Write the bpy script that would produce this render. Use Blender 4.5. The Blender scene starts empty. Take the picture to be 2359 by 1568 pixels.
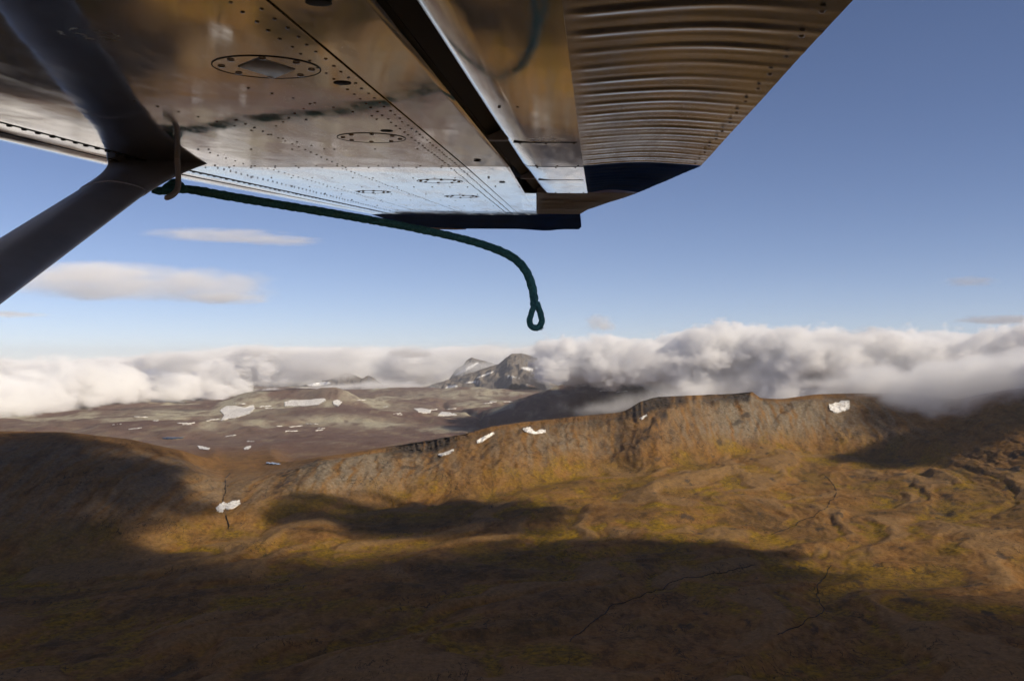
import bpy, bmesh, math, random
import numpy as np
from mathutils import Vector, Matrix

scene = bpy.context.scene
COL = scene.collection

# ------------------------------------------------------------------ camera, sky, sun, exposure
F, U0, VH = 2265.0, 1179.5, 835.0          # focal length, centre and horizon of the picture (2359 px wide)
cam_d = bpy.data.cameras.new('camera')
cam = bpy.data.objects.new('camera', cam_d)
COL.objects.link(cam)
cam.location = (0, 0, 0)
cam.rotation_euler = (math.radians(90), 0, 0)
cam_d.sensor_width = 36.0
cam_d.lens = 36.0 * F / 2359.0
cam_d.shift_y = (VH - 784.0) / 2359.0
cam_d.clip_start = 0.05
cam_d.clip_end = 300000
scene.camera = cam

SUN_EL = math.radians(34)
SUN_H = Vector((0.86, -0.51, 0)).normalized()          # horizontal direction towards the sun
TO_SUN = Vector((SUN_H.x * math.cos(SUN_EL), SUN_H.y * math.cos(SUN_EL), math.sin(SUN_EL)))
world = bpy.data.worlds.new('World')
scene.world = world
world.use_nodes = True
wn = world.node_tree.nodes
wl = world.node_tree.links
bg = wn['Background']
sky = wn.new('ShaderNodeTexSky')
sky.sky_type = 'NISHITA'
sky.sun_disc = False
sky.sun_elevation = SUN_EL
sky.sun_rotation = math.atan2(SUN_H.x, SUN_H.y)
sky.altitude = 5000
sky.air_density = 1.0
sky.dust_density = 3.0
sky.ozone_density = 0.8
tint = wn.new('ShaderNodeMix'); tint.data_type = 'RGBA'; tint.blend_type = 'MULTIPLY'; tint.inputs[0].default_value = 1.0
tint.inputs[7].default_value = (1.06, 0.975, 1.05, 1.0)          # the camera's white balance for the sky
wl.new(sky.outputs[0], tint.inputs[6]); wl.new(tint.outputs[2], bg.inputs[0])
bg.inputs[1].default_value = 0.10
sun_d = bpy.data.lights.new('sun', 'SUN')
sun_d.energy = 4.9
sun_d.angle = math.radians(0.53)
sun_d.color = (1.0, 0.87, 0.68)
sun = bpy.data.objects.new('sun', sun_d)
COL.objects.link(sun)
sun.rotation_euler = (-TO_SUN).to_track_quat('-Z', 'Y').to_euler()

scene.view_settings.view_transform = 'Standard'
scene.view_settings.look = 'None'
scene.view_settings.exposure = 0.0
scene.view_settings.gamma = 1.0
scene.view_settings.use_curve_mapping = False
cy = scene.cycles
cy.use_denoising = True
cy.max_bounces = 12
cy.diffuse_bounces = 2
cy.glossy_bounces = 4
cy.transmission_bounces = 2
cy.volume_bounces = 14
cy.use_adaptive_sampling = True
cy.adaptive_threshold = 0.03
cy.adaptive_min_samples = 16
cy.transparent_max_bounces = 16
cy.sample_clamp_indirect = 6.0

# ------------------------------------------------------------------ helpers
def tag(o, label=None, cat=None, group=None, kind=None):
    if label: o['label'] = label
    if cat: o['category'] = cat
    if group: o['group'] = group
    if kind: o['kind'] = kind
    return o

def mesh_np(name, verts, quads=None, tris=None, smooth=True):
    """mesh from numpy arrays, no python loops"""
    me = bpy.data.meshes.new(name)
    verts = np.asarray(verts, np.float32)
    me.vertices.add(len(verts)); me.vertices.foreach_set('co', verts.ravel())
    loops, starts, n = [], [], 0
    if quads is not None and len(quads):
        q = np.asarray(quads, np.int32); loops.append(q.ravel()); starts.append(np.arange(len(q)) * 4); n = q.size
    if tris is not None and len(tris):
        t = np.asarray(tris, np.int32); loops.append(t.ravel()); starts.append(n + np.arange(len(t)) * 3)
    loops = np.concatenate(loops).astype(np.int32); starts = np.concatenate(starts).astype(np.int32)
    me.loops.add(len(loops)); me.loops.foreach_set('vertex_index', loops)
    me.polygons.add(len(starts)); me.polygons.foreach_set('loop_start', starts)
    me.update(calc_edges=True); me.validate()
    if smooth: me.polygons.foreach_set('use_smooth', np.ones(len(starts), bool))
    return me

def link(name, me, mat=None, parent=None):
    o = bpy.data.objects.new(name, me)
    COL.objects.link(o)
    if mat is not None and me is not None: me.materials.append(mat)
    if parent is not None: o.parent = parent
    return o

def grid_quads(nr, nc, wrap=False):
    r = np.arange(nr - 1)[:, None]; c = np.arange(nc if wrap else nc - 1)[None, :]
    a = r * nc + c; b = r * nc + (c + 1) % nc
    return np.stack([a, b, b + nc, a + nc], -1).reshape(-1, 4)

_perm = np.random.RandomState(7).permutation(4096).astype(np.int64)
def _h2(i, j, seed): return _perm[(_perm[(i + seed * 131) & 4095] + j) & 4095]
def perlin2(x, y, seed=0):
    xi = np.floor(x).astype(np.int64); yi = np.floor(y).astype(np.int64)
    xf = x - xi; yf = y - yi
    u = xf * xf * xf * (xf * (xf * 6 - 15) + 10); v = yf * yf * yf * (yf * (yf * 6 - 15) + 10)
    def g(i, j, dx, dy):
        a = _h2(i, j, seed) * (2 * math.pi / 4096.0)
        return np.cos(a) * dx + np.sin(a) * dy
    n00 = g(xi, yi, xf, yf); n10 = g(xi + 1, yi, xf - 1, yf)
    n01 = g(xi, yi + 1, xf, yf - 1); n11 = g(xi + 1, yi + 1, xf - 1, yf - 1)
    return 1.5 * ((n00 * (1 - u) + n10 * u) * (1 - v) + (n01 * (1 - u) + n11 * u) * v)
def fbm2(x, y, oct=4, seed=0, gain=0.5, ridged=False):
    s = 0; a = 1.0; t = 0
    for k in range(oct):
        n = perlin2(x, y, seed + k * 17)
        if ridged: n = 1 - 2 * np.abs(n)
        s = s + a * n; t += a; a *= gain; x = x * 2.03 + 11.3; y = y * 2.03 - 5.7
    return s / t
def _g3(i, j, k, seed): return _perm[(_perm[(_perm[(i + seed * 131) & 4095] + j) & 4095] + k) & 4095] / 2047.5 - 1
def vnoise3(p, seed=0):
    pi = np.floor(p).astype(np.int64); f = p - pi; f = f * f * (3 - 2 * f); r = 0
    for dx in (0, 1):
        for dy in (0, 1):
            for dz in (0, 1):
                w = (f[:, 0] if dx else 1 - f[:, 0]) * (f[:, 1] if dy else 1 - f[:, 1]) * (f[:, 2] if dz else 1 - f[:, 2])
                r = r + w * _g3(pi[:, 0] + dx, pi[:, 1] + dy, pi[:, 2] + dz, seed)
    return r
def fbm3(p, oct=4, seed=0, gain=0.5):
    s = 0; a = 1.0; t = 0
    for k in range(oct):
        s = s + a * vnoise3(p, seed + k * 13); t += a; a *= gain; p = p * 2.07 + 3.1
    return s / t
def sstep(a, b, x):
    t = np.clip((x - a) / (b - a), 0, 1); return t * t * (3 - 2 * t)
def bump1(x, a, b, c, d): return sstep(a, b, x) * (1 - sstep(c, d, x))

# node material helpers
class NT:
    def __init__(self, name):
        self.m = bpy.data.materials.new(name); self.m.use_nodes = True
        self.t = self.m.node_tree; self.n = self.t.nodes; self.l = self.t.links
        self.bsdf = self.n['Principled BSDF']; self.out = self.n['Material Output']
    def new(self, typ, **kw):
        nd = self.n.new(typ)
        for k, v in kw.items(): setattr(nd, k, v)
        return nd
    def val(self, sock, v):
        if isinstance(v, bpy.types.NodeSocket): self.l.new(v, sock)
        else: sock.default_value = v
    def coord(self, kind='Object'): return self.new('ShaderNodeTexCoord').outputs[kind]
    def mapping(self, vec, scale=(1, 1, 1), rot=(0, 0, 0), loc=(0, 0, 0)):
        m = self.new('ShaderNodeMapping'); self.l.new(vec, m.inputs[0])
        m.inputs['Scale'].default_value = scale; m.inputs['Rotation'].default_value = rot; m.inputs['Location'].default_value = loc
        return m.outputs[0]
    def noise(self, vec, scale, detail=4, rough=0.55, dist=0.0):
        n = self.new('ShaderNodeTexNoise'); self.l.new(vec, n.inputs['Vector'])
        n.inputs['Scale'].default_value = scale; n.inputs['Detail'].default_value = detail
        n.inputs['Roughness'].default_value = rough; n.inputs['Distortion'].default_value = dist
        return n.outputs[0]
    def ramp(self, fac, a, b, c0=0.0, c1=1.0):
        n = self.new('ShaderNodeMapRange'); n.interpolation_type = 'SMOOTHSTEP'
        self.l.new(fac, n.inputs[0])
        for i, v in zip((1, 2, 3, 4), (a, b, c0, c1)): n.inputs[i].default_value = v
        return n.outputs[0]
    def math(self, op, a, b=0.0, clamp=False):
        n = self.new('ShaderNodeMath', operation=op, use_clamp=clamp); self.val(n.inputs[0], a); self.val(n.inputs[1], b); return n.outputs[0]
    def mix(self, fac, a, b):
        n = self.new('ShaderNodeMix', data_type='RGBA')
        self.val(n.inputs[0], fac)
        for i, v in ((6, a), (7, b)):
            if isinstance(v, tuple): v = (*v, 1.0) if len(v) == 3 else v
            self.val(n.inputs[i], v)
        return n.outputs[2]
    def attr(self, name):
        return self.new('ShaderNodeAttribute', attribute_name=name).outputs['Fac']
    def bump(self, h, strength, dist):
        n = self.new('ShaderNodeBump'); n.inputs['Strength'].default_value = strength; n.inputs['Distance'].default_value = dist
        self.l.new(h, n.inputs['Height']); self.l.new(n.outputs[0], self.bsdf.inputs['Normal']); return n
    def base(self, c): self.val(self.bsdf.inputs['Base Color'], c if isinstance(c, bpy.types.NodeSocket) else (*c, 1.0))
    def set(self, **kw):
        for k, v in kw.items(): self.val(self.bsdf.inputs[k.replace('_', ' ')], v)

def W(u, v, Y): return np.array([(u - U0) / F * Y, Y, (VH - v) / F * Y])      # a place in the world seen in direction (u, v) at depth Y

# ------------------------------------------------------------------ terrain
def terrain_material(name):
    t = NT(name); P = t.coord('Object')
    Pd = t.mapping(P, scale=(1, 1, 0.4), rot=(0, 0, math.radians(-28)))
    Pe = t.mapping(P, scale=(1.25, 0.6, 0.6), rot=(0, 0, math.radians(22)))
    n1 = t.noise(Pe, 0.0045, 6, 0.6, 0.6)        # broad heath patches, drawn out
    n2 = t.noise(Pe, 0.018, 6, 0.62, 0.4)
    n3 = t.noise(P, 0.06, 5, 0.65)
    n4 = t.noise(P, 0.35, 4, 0.7)
    c = t.mix(t.ramp(n1, 0.38, 0.62), (0.200, 0.092, 0.020), (0.145, 0.073, 0.022))
    c = t.mix(t.ramp(n2, 0.35, 0.7), c, (0.215, 0.118, 0.040))
    c = t.mix(t.math('MULTIPLY', t.ramp(n2, 0.52, 0.30), 0.6), c, (0.060, 0.036, 0.016))
    c = t.mix(t.math('MULTIPLY', t.attr('peat'), t.ramp(n2, .3, .62, .9, .35)), c, (0.078, 0.048, 0.016))
    # moss and sedge in the hollows
    moss = t.attr('moss')
    mn = t.math('MULTIPLY', moss, t.ramp(t.noise(Pe, 0.012, 6, 0.7), 0.40, 0.50))
    mc = t.mix(t.ramp(n3, 0.4, 0.62), (0.240, 0.142, 0.008), (0.110, 0.068, 0.010))
    c = t.mix(mn, c, mc)
    # bare gravelly hummocks
    lobe = t.attr('lobe')
    c = t.mix(t.math('MULTIPLY', lobe, t.ramp(n3, 0.2, 0.55, 0.5, 0.9)), c, (0.200, 0.118, 0.048))
    # upland plain far away: purple-brown heath with khaki gravel
    fr = t.attr('plain')
    Pf = t.mapping(P, scale=(1.0, 0.40, 0.5), rot=(0, 0, math.radians(30)))
    f1 = t.noise(Pf, 0.0012, 7, 0.62, 0.5); f2 = t.noise(Pf, 0.006, 6, 0.65, 0.3)
    fc = t.mix(t.ramp(f1, 0.40, 0.62), (0.132, 0.080, 0.064), (0.165, 0.112, 0.086))
    fc = t.mix(t.math('MULTIPLY', t.ramp(f2, 0.5, 0.68), 0.8), fc, (0.235, 0.185, 0.125))
    fc = t.mix(t.math('MULTIPLY', t.ramp(f2, 0.44, 0.30), 0.7), fc, (0.070, 0.040, 0.032))
    fc = t.mix(t.math('MULTIPLY', t.attr('khaki'), t.ramp(f2, 0.33, 0.55, 0.25, 1.0)), fc, (0.370, 0.335, 0.245))
    c = t.mix(fr, c, fc)
    # scree and rock
    sc = t.attr('scree')
    scol = t.mix(t.ramp(n3, 0.35, 0.65), (0.150, 0.118, 0.078), (0.205, 0.175, 0.132))
    c = t.mix(t.math('MULTIPLY', sc, t.ramp(n3, 0.25, 0.5, 0.6, 1.0)), c, scol)
    rk = t.math('MULTIPLY', t.attr('rock'), t.ramp(n3, 0.30, 0.48, 0.5, 1.0), clamp=True)
    rcol = t.mix(t.ramp(n4, 0.35, 0.7), (0.018, 0.016, 0.016), (0.060, 0.048, 0.038))
    c = t.mix(rk, c, rcol)
    # fine mottling of plants, stones and bare soil
    Ps = t.mapping(P, scale=(1.0, 0.34, 0.6), rot=(0, 0, math.radians(14)))
    tu = t.noise(Ps, 0.10, 6, 0.72)
    c = t.mix(t.math('MULTIPLY', t.ramp(tu, 0.40, 0.30), 0.75), c, (0.040, 0.026, 0.013))
    c = t.mix(t.math('MULTIPLY', t.ramp(tu, 0.60, 0.72), 0.55), c, (0.235, 0.150, 0.062))
    cr = t.math('ABSOLUTE', t.math('SUBTRACT', t.noise(Ps, 0.016, 4, 0.6, 0.8), 0.5))
    c = t.mix(t.math('MULTIPLY', t.math('MULTIPLY', t.ramp(cr, 0.010, 0.003), t.ramp(t.noise(P, 0.004, 2), .48, .60)), t.math('SUBTRACT', 0.85, t.attr('plain'))), c, (0.020, 0.015, 0.010))
    hs = t.new('ShaderNodeHueSaturation'); t.l.new(c, hs.inputs['Color'])
    t.l.new(t.ramp(t.noise(P, 0.07, 7, 0.75), 0.28, 0.72, 0.62, 1.30), hs.inputs['Value'])
    t.base(hs.outputs[0]); t.set(Roughness=0.95); t.bsdf.inputs['Specular IOR Level'].default_value = 0.15
    h = t.math('ADD', t.math('MULTIPLY', n2, 5.0), t.math('MULTIPLY', t.noise(P, 0.09, 7, 0.7), 4.0))
    t.bump(h, 0.7, 1.0)
    return t.m
M_TERR = terrain_material('heath_terrain')

# radial profiles: for a direction u the slope runs  foot > middle > cliff base > crest   (depth Y, picture height v)
KEYS = [
 (-1700,(3000,1330),(3600,1200),(4200,1080),(4700,1030)),
 (-600,(3250,1325),(3800,1175),(4350,1045),(4750,1000)),
 (0,   (3350,1320),(3800,1180),(4350,1045),(4800,994)),
 (150, (3400,1315),(3850,1180),(4400,1045),(4800,996)),
 (300, (3500,1295),(3900,1180),(4450,1062),(4900,1013)),
 (420, (3650,1270),(4050,1170),(4600,1080),(5100,1040)),
 (480, (3850,1240),(4180,1172),(4620,1105),(5700,1060)),
 (515, (3900,1236),(4230,1178),(4640,1122),(6000,1066)),
 (600, (4000,1225),(4300,1160),(4700,1110),(6000,1064)),
 (670, (4150,1200),(4500,1130),(4900,1085),(5300,1066)),
 (740, (4250,1180),(4550,1115),(4900,1068),(5050,1054)),
 (800, (4350,1185),(4650,1120),(5000,1062),(5150,1046)),
 (870, (4450,1180),(4800,1110),(5150,1054),(5230,1034)),
 (930, (4550,1170),(4900,1100),(5240,1050),(5285,1024)),
 (1000,(4600,1165),(4950,1090),(5310,1042),(5355,1013)),
 (1070,(4650,1150),(5000,1080),(5400,1020),(5450,1000)),
 (1130,(4700,1150),(5050,1075),(5460,1002),(5520,983)),
 (1200,(4800,1130),(5150,1060),(5600,992),(5670,973)),
 (1330,(5200,1090),(5500,1040),(5800,984),(5870,959)),
 (1420,(5330,1085),(5550,1045),(5880,975),(5960,951)),
 (1440,(5290,1088),(5510,1046),(5850,970),(5950,947)),
 (1475,(5190,1092),(5440,1045),(5830,958),(5960,925)),
 (1510,(5130,1090),(5480,1030),(5930,945),(6080,915)),
 (1560,(5260,1082),(5640,1010),(6070,935),(6180,912)),
 (1690,(5700,1055),(6000,1000),(6370,924),(6450,907)),
 (1733,(5800,1050),(6100,995),(6420,922),(6490,902)),
 (1752,(5830,1050),(6120,993),(6470,930),(6600,917)),
 (1800,(5900,1050),(6200,990),(6500,935),(6650,919)),
 (1880,(6000,1055),(6300,990),(6500,930),(6700,908)),
 (2000,(5900,1060),(6200,990),(6450,935),(6700,905)),
 (2100,(5600,1065),(5950,1005),(6250,950),(6600,905)),
 (2200,(5200,1080),(5500,1030),(5850,980),(6300,920)),
 (2300,(4800,1110),(5100,1050),(5500,975),(6000,900)),
 (2420,(4600,1120),(4900,1050),(5300,965),(5800,885)),
 (3200,(4200,1140),(4600,1060),(5000,960),(5500,870)),
 (4200,(4000,1150),(4400,1070),(4900,980),(5400,900))]
def build_terrain():
    tx = np.concatenate([np.linspace(-1.3, -0.57, 50)[:-1], np.linspace(-0.57, 0.57, 1000), np.linspace(0.57, 1.3, 50)[1:]])
    u = U0 + F * tx; nc = len(tx)
    ku = np.array([k[0] for k in KEYS], float)
    def key(i, j): return np.interp(u, ku, [k[1 + i][j] for k in KEYS])
    ker = np.hanning(13); ker /= ker.sum()
    def sm(a): return np.convolve(np.pad(a, 6, mode='edge'), ker, 'valid')
    nodesY, nodesZ = [], []
    for Y, z in ((60, -640), (700, -655), (1500, -690), (2300, -700)):
        nodesY.append(np.full(nc, float(Y))); nodesZ.append(np.full(nc, float(z)))
    for i in range(4):
        Y = key(i, 0); v = key(i, 1)
        keep = bump1(u, 1725, 1732, 1750, 1756) if i == 3 else 0 * u
        v = sm(v) * (1 - keep) + v * keep
        Y = sm(Y)
        nodesY.append(Y); nodesZ.append((VH - v) / F * Y)
    crY, crZ = nodesY[-1], nodesZ[-1]
    pas = bump1(u, 440, 500, 620, 680)                                   # the low pass left of the escarpment
    nodesY.append(crY + 700); nodesZ.append(np.minimum(crZ - 90 * (1 - pas) - 25 * pas, crZ - 20))
    nodesY.append(np.full(nc, 8600.0)); nodesZ.append(np.full(nc, -690.0))
    for Y, z in ((13000, -700), (18500, -690), (26000, -690), (48000, -720)):
        nodesY.append(np.full(nc, float(Y))); nodesZ.append(np.full(nc, float(z)))
    NY = np.array(nodesY); NZ = np.array(nodesZ)                        # [K, nc]
    # monotone slopes
    h = np.diff(NY, axis=0); d = np.diff(NZ, axis=0) / h
    m = np.zeros_like(NZ)
    same = d[:-1] * d[1:] > 0
    w1 = 2 * h[1:] + h[:-1]; w2 = h[1:] + 2 * h[:-1]
    with np.errstate(divide='ignore', invalid='ignore'):
        hm = (w1 + w2) / (w1 / d[:-1] + w2 / d[1:])
    m[1:-1] = np.where(same, hm, 0); m[0] = d[0]; m[-1] = d[-1]
    rows = [14, 24, 60, 230, 95, 70, 50, 16, 40, 90, 70, 50, 12]
    Ys, Zs, seg = [], [], []
    for k, n in enumerate(rows):
        tt = np.linspace(0, 1, n, endpoint=(k == len(rows) - 1))[:, None]
        hh = h[k][None, :]
        Ys.append(NY[k] + hh * tt)
        Zs.append((2 * tt**3 - 3 * tt**2 + 1) * NZ[k] + (tt**3 - 2 * tt**2 + tt) * hh * m[k] + (-2 * tt**3 + 3 * tt**2) * NZ[k + 1] + (tt**3 - tt**2) * hh * m[k + 1])
        seg.append(k + tt[:, 0])
    Y = np.concatenate(Ys); Z = np.concatenate(Zs); seg = np.concatenate(seg)[:, None] + 0 * Y
    nr = Y.shape[0]
    X = tx[None, :] * Y; U = u[None, :] + 0 * Y
    # seg: 3..4 floor, 4..5 foot>middle, 5..6 middle>cliff base, 6..7 cliff, 7..8 crest back, >9 plain
    cw = np.interp(u, [860, 905, 1010, 1060, 1100, 1200, 1330, 1440, 1470, 1540, 1650, 1700, 1740, 1756, 1800], [0, .7, 1, .6, .35, .25, .45, .5, 1, .8, .55, .9, 1, .5, 0])[None, :] * sstep(-.55, -.1, fbm2(u / 26., u * 0 + 2.5, 3, 6))[None, :]
    # ribs of the cliffs: push the face in and out
    ribs = fbm2(X / 52.0, seg * 0.6, 4, 3, 0.62, ridged=True)
    face = bump1(seg, 5.5, 6.15, 6.75, 7.0)
    Y = Y + face * cw * ribs * 52.0
    # crest roughness
    Z = Z + bump1(seg, 6.4, 6.95, 7.2, 8.0) * cw * fbm2(X / 45.0, Y / 400.0, 3, 5) * 5.0
    # relief of the valley floor: drawn-out hummocks
    a = math.radians(58); Xr = X * math.cos(a) + Y * math.sin(a); Yr = -X * math.sin(a) + Y * math.cos(a)
    fl = bump1(seg, 1.0, 2.2, 3.9, 4.9)
    wx = fbm2(X / 700., Y / 700., 3, 21) * 260; wy = fbm2(X / 700., Y / 700., 3, 29) * 260
    n_big = fbm2((Xr + wx) / 1300., (Yr + wy) / 520., 5, 40, 0.48)
    n_mid = fbm2((Xr + wx) / 330., (Yr + wy) / 150., 4, 50, 0.5)
    n_fin = fbm2(X / 60., Y / 60., 4, 60, 0.6)
    n_lob = fbm2((Xr + 1.3 * wx) / 640., (Yr + 1.3 * wy) / 250., 3, 45, 0.42) + 0.35 * n_big
    lobe0 = sstep(0.08, 0.20, n_lob); lobe_h = sstep(-0.05, 0.34, n_lob)
    Z = Z + fl * (n_big * 58 + n_mid * 13 + lobe_h * 12) + bump1(seg, 0.5, 2, 4.6, 5.4) * (n_fin * 4.5 + 1.6 * fbm2(X / 17., Y / 26., 3, 63))
    # slopes: gullies that run downhill
    sl = bump1(seg, 4.15, 4.8, 5.9, 6.5)
    gul = fbm2(X / 95. + 0.6 * fbm2(X / 300., seg * 1.5, 2, 71), seg * 0.55, 5, 70, 0.55, ridged=True)
    slope_w = np.interp(u, [0, 500, 640, 700, 2400], [0.35, 0.55, 0.6, 1, 1])[None, :]
    butt = fbm2(X / 300. + 0.5 * fbm2(X / 500., seg, 2, 75), seg * 0.35, 3, 73, 0.5, ridged=True)
    Z = Z + sl * slope_w * (gul * 7 + butt * 24 + 5 * fbm2(X / 26., Y / 40., 3, 77)) + sl * fbm2(X / 420., Y / 420., 4, 80) * 32 + sl * n_fin * 5
    Z = Z + 26 * np.exp(-((U - (1352 + (seg - 4) * 110)) / 30.0) ** 2) * bump1(seg, 4.2, 4.8, 5.7, 6.2)
    # far plain: low swells, hills, a glacier hill
    pl = sstep(8.4, 9.4, seg)
    Z = Z + pl * (fbm2(X / 2400., Y / 2000., 6, 90, 0.52) * 95 + 40 * sstep(-.1, .12, fbm2(X / 1700., Y / 1900., 4, 93)) + 8 * fbm2(X / 180., Y / 260., 4, 94)) + sstep(7.2, 8.2, seg) * (1 - pl) * fbm2(X / 500., Y / 500., 5, 91) * 18
    def hill(uc, Yc, vt, su, sY, p=1.0):
        zt = (VH - vt) / F * Yc + 695
        q = np.exp(-(((U - uc) / su) ** 2) ** p - (((Y - Yc) / sY) ** 2))
        return zt * q
    hn = 1 + 0.35 * fbm2(X / 900., Y / 900., 5, 95)
    Z = Z + pl * hn * (hill(640, 15500, 908, 130, 1300, 1.6) + hill(775, 15000, 912, 60, 900) + hill(860, 15200, 928, 110, 1200)
                       + hill(720, 12200, 948, 260, 900) + hill(1500, 13500, 868, 190, 1500) + hill(1330, 12500, 905, 150, 1200)
                       + hill(1150, 19500, 902, 260, 1500) + hill(960, 20500, 905, 200, 1200) + hill(250, 19000, 935, 300, 2000))
    # canyon across the plain
    cu = 1065 + (U * 0 + 1) * 45 * np.sin((Y - 9000) / 1500.) + fbm2(Y / 500., U * 0, 3, 99) * 20
    can = np.exp(-((U - cu) / 9.0) ** 2) * bump1(Y, 8000, 9000, 15500, 17500)
    Z = Z - can * 60
    co = np.stack([X, Y, Z], -1)
    # ---- what grows or lies where
    slope = np.zeros_like(Z)
    gz = np.gradient(Z, axis=0); gy = np.gradient(Y, axis=0); slope = np.abs(gz / np.maximum(np.abs(gy), 0.5))
    low = np.clip(0.5 - (n_big * 1.4 + n_mid * 0.6), 0, 1)
    moss = fl * np.clip(bump1(n_lob, -0.20, -0.08, 0.06, 0.11) * sstep(-.05, .2, fbm2(X / 420., Y / 420., 4, 102)) + 0.7 * sstep(0.70, 0.9, low), 0, 1)
    moss = np.maximum(moss, 0.75 * bump1(seg, 3.5, 4.1, 4.5, 5.1) * sstep(-.15, .25, fbm2(X / 300., Y / 300., 4, 101)))
    lobe = fl * lobe0
    peat = fl * sstep(0.02, 0.35, -n_lob + 0.25 * n_mid)
    rt = np.interp(u, [650, 740, 900, 1100, 1300, 1500, 1700, 1850, 2050, 2150], [.5, .95, .8, .35, .75, .25, 1, .85, .6, .1])[None, :]
    streak = fbm2(X / 38. + 0.8 * fbm2(X / 200., seg * 2, 2, 111), seg * 0.8, 4, 110, 0.6)
    ledge = bump1(seg, 5.0, 5.3, 5.9, 6.1) * cw * sstep(.12, .34, fbm2(X / 150., seg * 3.2, 5, 115))
    scree = bump1(seg, 4.35, 5.15, 6.3, 6.6) * rt * sstep(-0.35, 0.25, streak + 0.3 * (rt - 0.5))
    rock = np.clip(1.25 * cw * bump1(seg, 5.75, 6.05, 7.0, 7.3) * sstep(-0.5, 0.0, ribs + 0.3 + 0.5 * sstep(6.3, 6.7, seg)), 0, 1)
    rock = np.maximum(rock, 0.85 * ledge)
    spur = np.exp(-((U - (1352 + (seg - 4) * 110 + 10 * n_mid)) / 20.0) ** 2) * bump1(seg, 4.2, 4.7, 6.0, 6.4)
    rock = np.maximum(rock, 0.9 * spur * sstep(-.12, .2, fbm2(X / 34., seg * 2.2, 4, 117)))
    knob = np.exp(-((U - 725) / 38.) ** 2) * bump1(seg, 5.2, 5.7, 6.6, 6.95) + np.exp(-((U - 660) / 34.) ** 2) * bump1(seg, 4.8, 5.2, 5.9, 6.2)
    rock = np.maximum(rock, 0.9 * knob * sstep(-.25, .2, fbm2(X / 30., Y / 30., 4, 121)))
    crag = np.exp(-((U - 2130) / 110.) ** 2) * bump1(seg, 3.45, 3.75, 4.3, 4.7) + np.exp(-((U - 2330) / 90.) ** 2) * bump1(seg, 4.0, 4.3, 5.3, 5.6)
    rock = np.maximum(rock, crag * sstep(.12, .36, fbm2(X / 110., Y / 110., 5, 131)))
    small = bump1(seg, 2.6, 3.2, 4.6, 5.2) * sstep(0.34, 0.44, fbm2(X / 70., Y / 120., 5, 141)) * sstep(1150, 1600, U)
    rock = np.maximum(rock, 0.8 * small)
    plain = sstep(7.6, 9.0, seg)
    khaki = pl * (np.exp(-((U - 790) / 130.) ** 2 - ((Y - 11200) / 420.) ** 2) + np.exp(-((U - 400) / 90.) ** 2 - ((Y - 13200) / 700.) ** 2)
                  + np.exp(-((U - 590) / 90.) ** 2 - ((Y - 12600) / 500.) ** 2) * .8 + np.exp(-((U - 860) / 120.) ** 2 - ((Y - 15000) / 500.) ** 2) * .6
                  + 0.9 * sstep(.02, .25, fbm2(X / 900., Y / 2200., 5, 151)) * sstep(9000, 10500, Y) + np.exp(-((U - 1480) / 130.) ** 2 - ((Y - 12800) / 700.) ** 2) * .7 + np.exp(-((U - 1020) / 120.) ** 2 - ((Y - 18500) / 900.) ** 2) * .7)
    me = mesh_np('ground', co.reshape(-1, 3), grid_quads(nr, nc))
    for nm, arr in (('moss', moss), ('lobe', lobe), ('scree', scree), ('rock', rock), ('plain', plain), ('khaki', khaki), ('peat', peat)):
        at = me.attributes.new(nm, 'FLOAT', 'POINT'); at.data.foreach_set('value', np.clip(arr, 0, 1).astype(np.float32).ravel())
    g = link('ground', me, M_TERR); tag(g, kind='structure', label='brown and ochre heath valley with a cliff-topped ridge')
    return u, co
TU, TCO = build_terrain()
def ground_at(u, v):
    """the first place on the ground met in direction (u, v)"""
    i = int(np.clip(np.searchsorted(TU, u) - 1, 0, len(TU) - 2)); f = (u - TU[i]) / (TU[i + 1] - TU[i])
    c = TCO[:, i] * (1 - f) + TCO[:, i + 1] * f
    vv = VH - F * c[:, 2] / np.maximum(c[:, 1], 1)
    k = np.argmax(vv <= v)
    if k == 0: return c[0]
    g = (vv[k - 1] - v) / max(vv[k - 1] - vv[k], 1e-6)
    return c[k - 1] * (1 - g) + c[k] * g

# wide country beyond, so that the ground reaches the horizon on every side
def far_sheet():
    r = np.concatenate([[0], np.geomspace(300, 160000, 70)]); th = np.linspace(0, 2 * math.pi, 181)[:-1]
    R, T = np.meshgrid(r, th, indexing='ij'); X = R * np.sin(T); Y = R * np.cos(T)
    inside = sstep(0.0, 0.25, 1.25 - np.abs(X) / np.maximum(Y, 1e-3)) * (Y > 0)
    Z = -705 + fbm2(X / 5000., Y / 5000., 5, 201) * 90 * (1 - inside) - 160 * inside
    me = mesh_np('moorland', np.stack([X, Y, Z], -1).reshape(-1, 3), grid_quads(len(r), len(th), True))
    at = me.attributes.new('plain', 'FLOAT', 'POINT'); at.data.foreach_set('value', np.clip((R - 6000) / 6000, 0, 1).astype(np.float32).ravel())
    tag(link('moorland', me, M_TERR), kind='structure', label='wide brown moorland stretching to the horizon')
far_sheet()

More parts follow.
